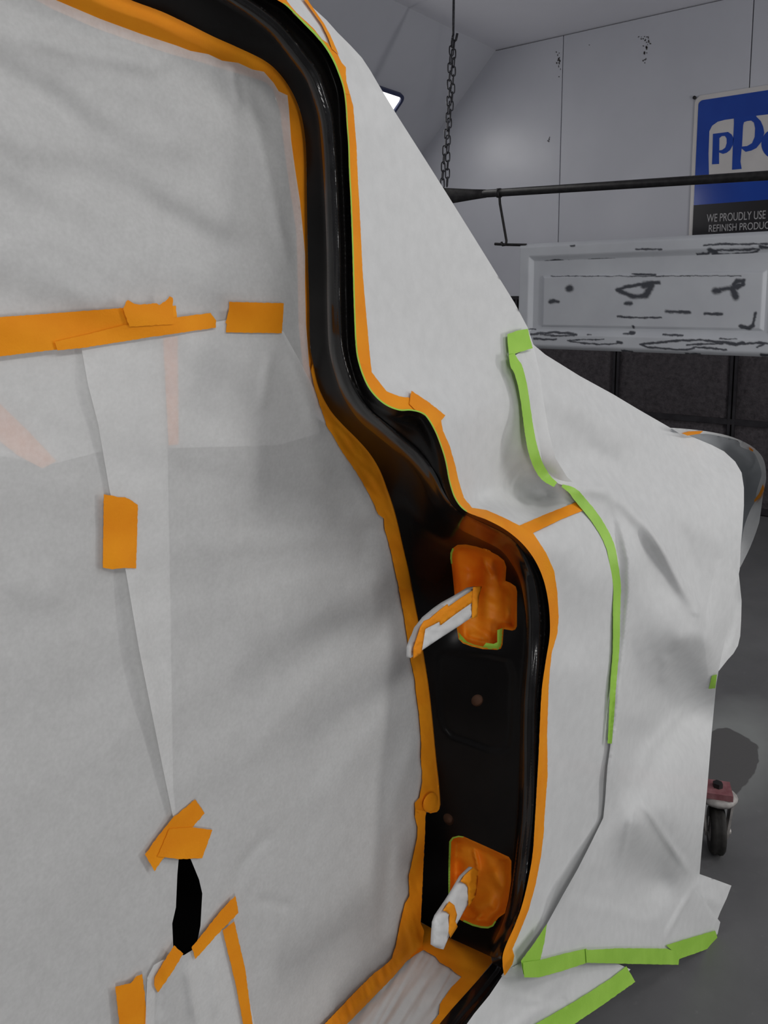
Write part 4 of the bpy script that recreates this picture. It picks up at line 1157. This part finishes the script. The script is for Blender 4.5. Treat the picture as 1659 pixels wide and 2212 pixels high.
# green tapes
GG = 'green tape on the drape'
strip([(1096, 722), (1118, 714), (1140, 710), (1146, 735), (1151, 752), (1118, 762), (1100, 768), (1097, 745)], 'square green tape patch at the top of the green line', 0.016, 0.4, group=GG, surf=S_OUT, disp=out_disp, m=GREEN, name='fine_line_tape', step=5)
gdisp = drape_disp
strip(ribbon(cr(GPATH1, 3), [13, 24, 20, 19, 20, 22, 22, 12]), 'upper green tape line from the patch down to the cowl', 0.009, 0.4, group=GG, surf=S_DRAPE, disp=gdisp, m=GREEN, name='fine_line_tape', step=5)
strip(ribbon(cr(GPATH2, 3), [6, 20, 21, 20, 19, 17, 16, 14, 12, 9]), 'lower green tape line curving down the cowl side', 0.009, 0.4, group=GG, surf=S_DRAPE, disp=gdisp, m=GREEN, name='fine_line_tape', step=5)
strip([(1538, 1460), (1549, 1457), (1545, 1487), (1531, 1488)], 'tiny green tape scrap at the right edge of the drape', 0.009, 0.3, group=GG, surf=S_DRAPE, disp=gdisp, m=GREEN, name='fine_line_tape', step=4)
Z8 = lambda pts: Z(1050, 1400, 2.724, pts)
strip(Z8([(358, 1622), (345, 1720), (318, 1840), (310, 1930), (220, 1920), (205, 1840), (280, 1740)]), 'pointed green tape piece rising beside the pillar foot', 0.010, 0.4, group=GG, surf=S_DRAPE, disp=gdisp, m=GREEN, name='fine_line_tape', step=5)
strip(Z8([(215, 1850), (320, 1835), (450, 1800), (590, 1768), (600, 1850), (450, 1900), (310, 1938), (225, 1938)]), 'left green hem tape running to the pillar foot', 0.013, 0.4, group=GG, surf=S_DRAPE, disp=gdisp, m=GREEN, name='fine_line_tape', step=5)
strip(Z8([(585, 1768), (600, 1776), (780, 1766), (1065, 1768), (1115, 1785), (1137, 1830), (1132, 1864), (850, 1858), (590, 1852)]), 'middle green hem tape along the bottom of the drape', 0.016, 0.4, group=GG, surf=S_DRAPE, disp=gdisp, m=GREEN, name='fine_line_tape', step=5)
strip(Z8([(1060, 1748), (1200, 1705), (1348, 1662), (1360, 1700), (1377, 1742), (1250, 1790), (1130, 1832), (1105, 1790)]), 'right green hem tape under the loose paper corner', 0.013, 0.4, group=GG, surf=S_DRAPE, disp=gdisp, m=GREEN, name='fine_line_tape', step=5)
strip(Z8([(825, 1872), (850, 1915), (878, 1964), (700, 2090), (520, 2212), (440, 2300), (180, 2300), (290, 2212), (520, 2080), (740, 1940)]), 'wide green tape along the lowest paper edge', 0.006, 0.5, group=GG, surf=S_LOW, disp=low_disp, m=GREEN, name='fine_line_tape', step=5)

# ================================================================== THINGS FURTHER BACK
XT = 4.6
# ---- hanging tailgate in primer
ty1 = float(at(1119, 600, x=XT)[1]); ty0 = float(at(1722, 640, x=XT)[1])
tz1 = float(at(1120, 527, x=XT)[2]); tz0 = float(at(1150, 753, x=XT)[2])
tg = empty('tailgate', (XT, (ty0 + ty1) / 2, tz0), 'grey primed pickup tailgate with dark sanded spots, hanging from the bar', 'tailgate')
MARKS = [  # polyline in crop pixels (scale 2.724 from 1050,480), half width, softness
    ([(487, 392), (495, 388)], 14, 10), ([(380, 468), (400, 466)], 9, 7), ([(405, 467), (425, 467)], 4, 6),
    ([(770, 397), (830, 380), (900, 368), (980, 357), (1020, 355)], 5, 6), ([(930, 370), (975, 365), (960, 400), (940, 430)], 16, 9), ([(775, 398), (820, 420), (870, 438), (940, 432)], 9, 7), ([(825, 478), (850, 478)], 7, 7),
    ([(1345, 405), (1370, 405)], 10, 10), ([(1380, 395), (1440, 388)], 5, 9), ([(1460, 365), (1480, 345), (1515, 345), (1510, 370), (1480, 385)], 9, 6), ([(1450, 390), (1470, 440)], 14, 10), ([(1460, 380), (1490, 375)], 12, 8),
    ([(1060, 525), (1130, 528), (1200, 530)], 4, 6), ([(1140, 527), (1195, 530)], 8, 5), ([(1285, 538), (1390, 541)], 4, 5), ([(1310, 538), (1360, 541)], 6, 4),
    ([(775, 555), (900, 563), (1030, 561)], 3, 3), ([(860, 303), (930, 307), (995, 310)], 3, 4), ([(870, 305), (930, 307)], 4, 4), ([(380, 317), (800, 318), (1500, 316)], 1.2, 2),
    ([(1495, 610), (1540, 622), (1570, 610), (1580, 570), (1585, 535)], 5, 5), ([(1500, 612), (1550, 625), (1570, 608)], 9, 5),
    ([(345, 228), (420, 223), (450, 227)], 3, 3), ([(480, 226), (510, 226)], 3, 3), ([(600, 222), (640, 217), (740, 215), (780, 221)], 2.5, 3), ([(860, 220), (915, 220)], 2, 2), ([(920, 217), (980, 213), (1045, 216)], 4, 3), ([(1145, 215), (1200, 205), (1270, 212), (1350, 213)], 2.5, 3), ([(1430, 211), (1580, 209)], 2, 3),
    ([(890, 160), (1040, 161)], 2.5, 3), ([(1290, 138), (1380, 130), (1450, 130), (1520, 131), (1660, 128)], 3.5, 3), ([(1240, 187), (1300, 185), (1330, 165), (1450, 165), (1560, 160), (1610, 158), (1590, 175), (1450, 188), (1330, 188)], 4, 3), ([(1320, 165), (1350, 175)], 12, 6), ([(1620, 145), (1660, 150)], 8, 5), ([(505, 139), (530, 140)], 3, 3),
    ([(250, 629), (285, 629)], 3, 2), ([(270, 660), (340, 652), (420, 648), (500, 655), (540, 662)], 4.5, 3), ([(330, 660), (430, 668), (530, 665)], 3, 3), ([(290, 684), (350, 690), (420, 688)], 4, 3), ([(490, 695), (530, 705), (620, 715), (720, 718), (800, 708)], 3, 2.5), ([(500, 693), (570, 690), (700, 690)], 2, 2), ([(780, 705), (805, 708)], 6, 4),
    ([(810, 657), (875, 655)], 3, 3), ([(845, 648), (870, 652)], 5, 4), ([(865, 612), (866, 620)], 4, 4), ([(605, 662), (625, 662)], 2, 2), ([(1045, 661), (1100, 664), (1160, 666)], 3.5, 3),
    ([(915, 718), (960, 712), (1040, 706), (1130, 697), (1260, 692), (1400, 705), (1480, 720), (1600, 708), (1660, 712)], 4.5, 3), ([(920, 718), (960, 735), (1080, 745), (1190, 750), (1240, 736), (1330, 740), (1420, 750)], 4, 3), ([(1400, 705), (1480, 718), (1520, 710)], 8, 4), ([(1190, 720), (1320, 715), (1400, 712)], 4, 3), ([(1175, 773), (1260, 776)], 4, 3), ([(1620, 780), (1680, 785)], 6, 4), ([(800, 755), (860, 762)], 3, 3), ([(1380, 685), (1480, 687)], 2, 2), ([(1600, 735), (1650, 712)], 4, 3),
    ([(190, 170), (192, 250), (185, 330), (182, 400)], 1.5, 2), ([(185, 340), (180, 430), (172, 500)], 2.2, 2)]
mk = [(np.array(Z(1050, 480, 2.724, l)), w * 1.35 / 2.724, s * 2.2 / 2.724) for l, w, s in MARKS]


def gate_x(y, z):
    """pressed relief: lip all round, sloped return, flat field, raised middle"""
    L0, R0 = ty1 - y, y - ty0
    ez, eb = tz1 - z, z - tz0
    def rise(d, a, b): return float(np.clip((d - a) / (b - a), 0, 1))
    lip = min(rise(L0, 0.07, 0.10), rise(R0, 0.07, 0.10), rise(ez, 0.075, 0.115), rise(eb, 0.085, 0.13))
    mid = min(rise(L0, 0.155, 0.175), rise(R0, 0.155, 0.175), rise(ez, 0.20, 0.215), rise(eb, 0.135, 0.15))
    edge = min(rise(L0, 0, 0.012), rise(R0, 0, 0.012), rise(ez, 0, 0.03), rise(eb, 0, 0.03))
    x = XT + 0.03 * (1 - edge) ** 2 + 0.032 * lip * lip * (3 - 2 * lip) - 0.014 * mid
    return x


NY, NZ = 420, 180
ys = np.linspace(ty1, ty0, NY); zs = np.linspace(tz1, tz0, NZ)
v = []; pix = []
for zz in zs:
    for yy in ys:
        v.append((gate_x(yy, zz), yy, zz))
v = np.array(v)
rel = v - CAM
dd = rel @ FV
# wear marks are laid out on the flat of the gate
fl_ = v.copy(); fl_[:, 0] = XT + 0.02
rel = fl_ - CAM; dd = rel @ FV
U_ = CX + FPX * (rel @ RV) / dd; V_ = CY - FPX * (rel @ UV) / dd
pp = np.stack([U_, V_], 1)
jit = np.stack([noise2(pp[:, 0] / 14, pp[:, 1] / 6), noise2(pp[:, 0] / 14 + 31, pp[:, 1] / 6 + 7)], 1) * 2.2 + np.stack([noise2(pp[:, 0] / 4, pp[:, 1] / 3 + 9), noise2(pp[:, 0] / 4 + 5, pp[:, 1] / 3)], 1) * 1.0
wear = np.zeros(len(v))
for l, w, s in mk:
    bb0, bb1 = l.min(0) - 15, l.max(0) + 15
    m_ = (pp[:, 0] > bb0[0]) & (pp[:, 0] < bb1[0]) & (pp[:, 1] > bb0[1]) & (pp[:, 1] < bb1[1])
    if not m_.any(): continue
    d = dist_line(pp[m_] + jit[m_], l)
    wear[m_] = np.maximum(wear[m_], 1 - sstep(w * 0.55, w * 0.55 + s * 0.9, d))
f = [(j * NY + i, j * NY + i + NY, j * NY + i + NY + 1, j * NY + i + 1) for j in range(NZ - 1) for i in range(NY - 1)]
gate = link('pressed_skin', v, f, PRIMER, tg)
at_ = gate.data.attributes.new('wear', 'FLOAT', 'POINT'); at_.data.foreach_set('value', wear.astype(np.float32))
MB().box((XT + 0.031, ty0 + 0.004, tz0 + 0.004), (XT + 0.05, ty1 - 0.004, tz1 - 0.004)).build('back_skin', PRIMER, tg)
a = at(1069, 527, x=XT + 0.02); b = at(1122, 530, x=XT + 0.02)
MB().tube([a, (a + b) / 2, b + np.array([0, -0.05, 0])], 0.009, 8).build('hinge_rod', STEEL, tg)

# ---- bar, chain, wire
pb0 = at(962, 424, x=XT); pb1 = at(1659, 379, x=XT); dirb = (pb1 - pb0); dirb /= np.linalg.norm(dirb)
bar = empty('hanging_bar', tuple((pb0 + pb1) / 2), 'dark steel bar hung across the booth above the tailgate', 'bar')
MB().tube([pb0 + dirb * 0.30, pb1, pb1 + dirb * 0.7], 0.025, 14).build('pipe', STEEL, bar, True)
e0 = pb0 - dirb * 0.12
m = MB()
sec = [(e0, 0.062, 0.010), (pb0 + dirb * 0.03, 0.052, 0.012), (pb0 + dirb * 0.22, 0.034, 0.020), (pb0 + dirb * 0.32, 0.026, 0.024)]
rings = []
for p, hz, hx in sec:
    rings.append([p + np.array([hx * math.cos(t), 0, hz * math.sin(t)]) for t in np.linspace(0, 2 * math.pi, 12, endpoint=False)])
v = [q for r in rings for q in r]
f = [(i * 12 + k, i * 12 + (k + 1) % 12, (i + 1) * 12 + (k + 1) % 12, (i + 1) * 12 + k) for i in range(3) for k in range(12)] + [tuple(range(12))[::-1], tuple(36 + k for k in range(12))]
m.add(v, f); m.build('flattened_end', STEEL, bar, True)
q = at(1078, 417, x=XT)
MB().tube([q - dirb * 0.012, q + dirb * 0.012], 0.030, 14).build('collar', STEEL, bar, True)

top = at(980, 22, x=XT); top[2] = ZC
foot_p = at(960, 402, x=XT)
ch = empty('hanging_chain', tuple(foot_p), 'dark steel chain hanging from the ceiling to the bar end', 'chain')
hook0 = at(979, 76, x=XT)
MB().tube([top, (top + hook0) / 2, hook0], 0.008, 8).tube([top + np.array([0, 0, -0.001]), top + np.array([0, 0, -0.025])], 0.026, 10).build('ceiling_rod', CHAINM, ch, True)
hk = [at(x, y, x=XT) for x, y in ((979, 76), (977, 84), (980, 92), (985, 86), (988, 72))]
MB().tube(hk, 0.008, 8).build('hook', CHAINM, ch, True)


def link_mesh():
    m = MB(); n = 18; hl, hw = 0.032, 0.0135
    pth = []
    for k in range(n + 1):
        t = 2 * math.pi * k / n
        pth.append((hw * math.sin(t), 0, (hl - hw) * (1 if math.cos(t) > 0 else -1) * min(1, abs(math.cos(t)) * 3) + hw * math.cos(t)))
    m.tube(pth, 0.0048, 6, cap=False)
    me = bpy.data.meshes.new('chain_link'); me.from_pydata(m.v, [], m.f); me.materials.append(CHAINM)
    me.polygons.foreach_set('use_smooth', [True] * len(me.polygons))
    return me


lm = link_mesh()
for strand, (sa, sb) in enumerate((((978, 82), (956, 404)), ((982, 88), (964, 402)))):
    a = at(*sa, x=XT - 0.01 + 0.02 * strand); b = at(*sb, x=XT - 0.01 + 0.02 * strand)
    L = np.linalg.norm(b - a); n = int(L / 0.052)
    for k in range(n):
        t = (k + 0.5) / n
        o = bpy.data.objects.new('chain_link', lm); COL.objects.link(o); o.parent = ch
        p = a + (b - a) * t + np.array([0, 0.006 * math.sin(9 * t + strand * 2), 0])
        o.location = p - foot_p
        dv = (b - a) / L
        o.rotation_euler = (math.atan2(-dv[1], -dv[2]) * -1, 0, math.radians(50 + (90 if k % 2 else 0) + random.uniform(-15, 15)))
w = [at(x, y, x=XT) for x, y in ((1078, 409), (1080, 440), (1087, 480), (1094, 520), (1093, 529), (1086, 530), (1083, 523))]
tag(MB().tube(w, 0.0085, 8).build('wire_hook', STEEL, None, True), 'thin dark wire hook from bar to tailgate rod', 'hook')

# ---- sign on the end wall
XS = XW - 0.012
Zs = lambda pts: Z(1420, 160, 5.82, pts)
sy1 = float(at(1497, 300, x=XS)[1]); sz1 = float(at(1500, 208, x=XS)[2])
swid = 0.93; sz0 = 1.87
sign = empty('wall_sign', (XS, sy1 - swid / 2, sz0), 'blue and white paint brand sign with black text band on the end wall', 'sign')


def rounded_yz(y1, y0, z0, z1, r, n=6):
    out = []
    for cy, cz, a0 in ((y0 + r, z1 - r, 0), (y1 - r, z1 - r, 90), (y1 - r, z0 + r, 180), (y0 + r, z0 + r, 270)):
        for k in range(n + 1):
            a = math.radians(a0 + 90 * k / n)
            out.append((cy - r * math.cos(a), cz + r * math.sin(a)))
    return out


def plate(name, yz, x0, x1, material, parent):
    """flat plate with outline yz standing on the wall; x1 = front face"""
    k = len(yz)
    vo, eo, fo, *_ = delaunay_2d_cdt([Vector(q) for q in yz], [(i, (i + 1) % k) for i in range(k)], [], 0, 1e-7)
    vo = np.array([(q.x, q.y) for q in vo]); fo = np.array([tuple(q) for q in fo])
    keep = inside(vo[fo].mean(1), yz)
    return vo, fo[keep]


def plate_obj(name, yz, x0, x1, material, parent, holes=()):
    loops = [yz] + list(holes); V = []; E = []
    for L in loops:
        n = len(V); V += list(L); E += [(n + i, n + (i + 1) % len(L)) for i in range(len(L))]
    vo, eo, fo, *_ = delaunay_2d_cdt([Vector(q) for q in V], E, [], 0, 1e-7)
    vo = np.array([(q.x, q.y) for q in vo]); fo = np.array([tuple(q) for q in fo])
    c = vo[fo].mean(1); keep = inside(c, yz)
    for h in holes: keep &= ~inside(c, h)
    fo = fo[keep]
    a, b, cc = vo[fo[:, 0]], vo[fo[:, 1]], vo[fo[:, 2]]
    s = (b[:, 0] - a[:, 0]) * (cc[:, 1] - a[:, 1]) - (b[:, 1] - a[:, 1]) * (cc[:, 0] - a[:, 0])
    fo[s > 0] = fo[s > 0][:, ::-1]               # face -x
    k = len(vo)
    P = [(x1, q[0], q[1]) for q in vo] + [(x0, q[0], q[1]) for q in vo]
    F = [tuple(q) for q in fo] + [tuple(int(i) + k for i in q[::-1]) for q in fo]
    cnt = set((int(q[i]), int(q[(i + 1) % 3])) for q in fo for i in range(3))
    for (i, j) in cnt:
        if (j, i) not in cnt: F.append((j, i, i + k, j + k))
    return link(name, P, F, material, parent, smooth=False)


def yz(pxs, x):
    return [tuple(at(px, py, x=x)[1:]) for px, py in pxs]


o = plate_obj('sign_plate', rounded_yz(sy1, sy1 - swid, sz0, sz1, 0.05), XS + 0.012, XS, SIGNW, sign)
bv = o.modifiers.new('edge', 'BEVEL'); bv.width = 0.004; bv.segments = 2; bv.limit_method = 'ANGLE'
yb1 = float(at(1505.5, 300, x=XS)[1]); zb1 = float(at(1520, 216, x=XS)[2]); zk1 = float(at(1505, 443, x=XS)[2]); zk0 = float(at(1503, 508, x=XS)[2])
yb0 = sy1 - swid + (sy1 - yb1)
blue = rounded_yz(yb1, yb0, zk1, zb1, 0.035)
blue = [q for q in blue]
plate_obj('blue_field', [(yb1, zk1)] + [q for q in blue if q[1] > zk1 + 0.04][::-1] + [(yb0, zk1)] if False else rounded_yz(yb1, yb0, zk1 - 0.03, zb1, 0.03), XS, XS - 0.003, SIGNB, sign)
plate_obj('black_band', [(yb1, zk1), (yb1, zk0), (yb0, zk0), (yb0, zk1)], XS, XS - 0.0045, SIGNK, sign)
back = Zs([(650, 1275), (645, 1000), (655, 720), (690, 650), (760, 600), (850, 576), (930, 565), (1000, 556), (1240, 525), (1391, 508), (1600, 484), (1800, 470), (1960, 480), (2010, 560), (2010, 1210), (1980, 1252), (1391, 1300), (760, 1355), (680, 1345)])
plate_obj('logo_backing', yz(back, XS - 0.003), XS - 0.003, XS - 0.005, SIGNW, sign)
p1o = Zs([(700, 752), (800, 740), (890, 728), (935, 760), (962, 815), (950, 890), (915, 955), (870, 990), (825, 1003), (776, 985), (776, 1130), (688, 1135), (695, 940)])
p1h = Zs([(780, 805), (810, 780), (850, 778), (872, 810), (873, 870), (855, 925), (815, 955), (778, 960)])
plate_obj('logo_letter', yz(p1o, XS - 0.005), XS - 0.005, XS - 0.007, SIGNB, sign, [yz(p1h, XS - 0.005)])
p2o = Zs([(962, 540), (1100, 522), (1240, 505), (1245, 535), (1300, 590), (1330, 660), (1345, 740), (1310, 850), (1245, 930), (1180, 962), (1110, 978), (1060, 935), (1045, 1100), (1060, 1192), (940, 1203), (950, 900), (964, 620)])
p2h = Zs([(1078, 645), (1090, 605), (1130, 590), (1180, 585), (1215, 610), (1230, 680), (1225, 790), (1190, 870), (1130, 905), (1064, 912)])
plate_obj('logo_letter', yz(p2o, XS - 0.005), XS - 0.005, XS - 0.007, SIGNB, sign, [yz(p2h, XS - 0.005)])
go = [(1490 + 182 * math.cos(t), 878 + 190 * math.sin(t)) for t in np.linspace(0, 2 * math.pi, 30, endpoint=False)]
gh = [(1490 + 95 * math.cos(t), 868 + 120 * math.sin(t)) for t in np.linspace(0, 2 * math.pi, 24, endpoint=False)]
plate_obj('logo_letter', yz(Zs(go), XS - 0.005), XS - 0.005, XS - 0.007, SIGNB, sign, [yz(Zs(gh), XS - 0.005)])
gt = Zs([(1600, 660), (1690, 650), (1690, 1080), (1650, 1180), (1540, 1235), (1400, 1235), (1400, 1170), (1530, 1165), (1590, 1110), (1605, 1000)])
plate_obj('logo_tail', yz(gt, XS - 0.0072), XS - 0.0052, XS - 0.0072, SIGNB, sign)
sc = at(1500.5, 211, x=XS)
MB().tube([sc + np.array([0.004, 0, 0]), sc + np.array([-0.008, 0, 0])], 0.012, 10).build('sign_screw', STEEL, sign, True)
sc = np.array([XS, sy1 - swid + 0.03, sc[2]])
MB().tube([sc + np.array([0.004, 0, 0]), sc + np.array([-0.008, 0, 0])], 0.012, 10).build('sign_screw', STEEL, sign, True)


def text_line(body, px0, px1, pyb, pyt, pyb2):
    """lettering fitted between two picture columns of its first word group"""
    cu = bpy.data.curves.new('lettering', 'FONT'); cu.body = body; cu.size = 1.0; cu.extrude = 0.01
    ob = bpy.data.objects.new('lettering', cu); COL.objects.link(ob)
    dg = bpy.context.evaluated_depsgraph_get(); dg.update()
    me = bpy.data.meshes.new_from_object(ob.evaluated_get(dg))
    bpy.data.objects.remove(ob)
    co = np.array([tuple(q.co) for q in me.vertices])
    return me, co


def put_text(body, ref, pl, pr, pbl, ptl):
    """ref = leading words whose picture extent pl..pr is known; pbl/ptl = baseline and cap height at the left end"""
    me, co = text_line(ref, 0, 0, 0, 0, 0); wref = co[:, 0].max() - co[:, 0].min(); x0 = co[:, 0].min(); cap = co[:, 1].max()
    bpy.data.meshes.remove(me)
    me, co = text_line(body, 0, 0, 0, 0, 0)
    a = at(pl, pbl, x=XS - 0.0045); b = at(pr, pbl, x=XS - 0.0045); t = at(pl, ptl, x=XS - 0.0045)
    sx = (a[1] - b[1]) / wref; sz = (t[2] - a[2]) / cap
    P = np.stack([XS - 0.0045 - 0.0012 * (co[:, 2] > 0), a[1] - (co[:, 0] - x0) * sx, a[2] + co[:, 1] * sz], 1)
    c = (P.min(0) + P.max(0)) / 2
    for vv, q in zip(me.vertices, P - c): vv.co = q
    me.update(); me.materials.clear(); me.materials.append(SIGNT)
    o = bpy.data.objects.new('lettering', me); COL.objects.link(o); o.parent = sign
    o.location = c - np.array(sign.location)
    return o


put_text('WE PROUDLY USE PPG', 'WE PROUDLY USE', 1526.5, 1653, 480, 463)
put_text('REFINISH PRODUCTS', 'REFINISH PRODUC', 1531, 1661, 501, 486)

# ---- caster under the front of the truck
cp = at(1545, 1838, z=0.0)
st = empty('caster_dolly', tuple(cp), 'worn caster wheel of a red dolly standing on the floor behind the drape', 'dolly')
R = 0.062
ax_w = np.array([RV[0], RV[1], 0]) * 0.95 - np.array([Fh[0], Fh[1], 0]) * 0.26; ax_w /= np.linalg.norm(ax_w)
fw = np.cross((0, 0, 1), ax_w)
wc = cp + np.array([0, 0, R])
def wheel(profile, name, material):
    n = 28; v = []; f = []
    for k in range(n):
        t = 2 * math.pi * k / n
        for (r, s) in profile: v.append(wc + ax_w * s + (fw * math.cos(t) + np.array([0, 0, 1]) * math.sin(t)) * r)
    q = len(profile)
    for k in range(n):
        for i in range(q - 1):
            f.append((k * q + i, k * q + i + 1, ((k + 1) % n) * q + i + 1, ((k + 1) % n) * q + i))
    return link(name, v, f, material, st)
wheel([(0.030, -0.017), (R - 0.008, -0.019), (R - 0.002, -0.014), (R, -0.006), (R - 0.003, 0.0), (R, 0.006), (R - 0.002, 0.014), (R - 0.008, 0.019), (0.030, 0.017)], 'tyre', RUBBER)
wheel([(0.0, -0.020), (0.030, -0.018), (0.033, 0.0), (0.030, 0.018), (0.0, 0.020)], 'wheel_hub', ZINC)
for s in (-1, 1):
    m = MB()
    a = wc + ax_w * 0.027 * s; t0 = wc + np.array([0, 0, 0.078]) + ax_w * 0.036 * s + fw * 0.018
    w0, w1 = 0.012, 0.026; th = 0.006
    v = []
    for p, w_ in ((a - np.array([0, 0, 0.014]), w0), (a, 0.014), (t0, w1)):
        for (i, j) in ((-1, -1), (1, -1), (1, 1), (-1, 1)): v.append(p + fw * w_ * i + ax_w * th * j * 0.5)
    f = [(0, 1, 2, 3), (8, 11, 10, 9)] + [(r * 4 + i, r * 4 + (i + 1) % 4, r * 4 + 4 + (i + 1) % 4, r * 4 + 4 + i) for r in range(2) for i in range(4)]
    m.add(v, f); m.build('fork_arm', ZINC, st)
MB().tube([wc - ax_w * 0.036, wc + ax_w * 0.036], 0.007, 8).build('axle_bolt', ZINC, st, True)
tc_ = wc + np.array([0, 0, 0.078]) + fw * 0.018
MB().tube([tc_, tc_ + np.array([0, 0, 0.010]), tc_ + np.array([0, 0, 0.018])], [0.048, 0.052, 0.040], 20).build('swivel_head', ZINC, st, True)
inw = -ax_w
pz = tc_ + np.array([0, 0, 0.018])
m = MB()
v = []
for h in (0, 0.016):
    for (s, t) in ((-0.034, -0.038), (-0.034, 0.03), (0.5, 0.03), (0.5, -0.038)):
        v.append(pz + inw * s + fw * t + np.array([0, 0, h]))
m.add(v, [(0, 1, 2, 3), (7, 6, 5, 4), (0, 4, 5, 1), (1, 5, 6, 2), (2, 6, 7, 3), (3, 7, 4, 0)]); m.build('frame_rail', PINK, st)
bp_ = pz + np.array([0, 0, 0.016]) - fw * 0.002
MB().tube([bp_, bp_ + np.array([0, 0, 0.012])], 0.013, 6).build('bolt_head', STEEL, st)
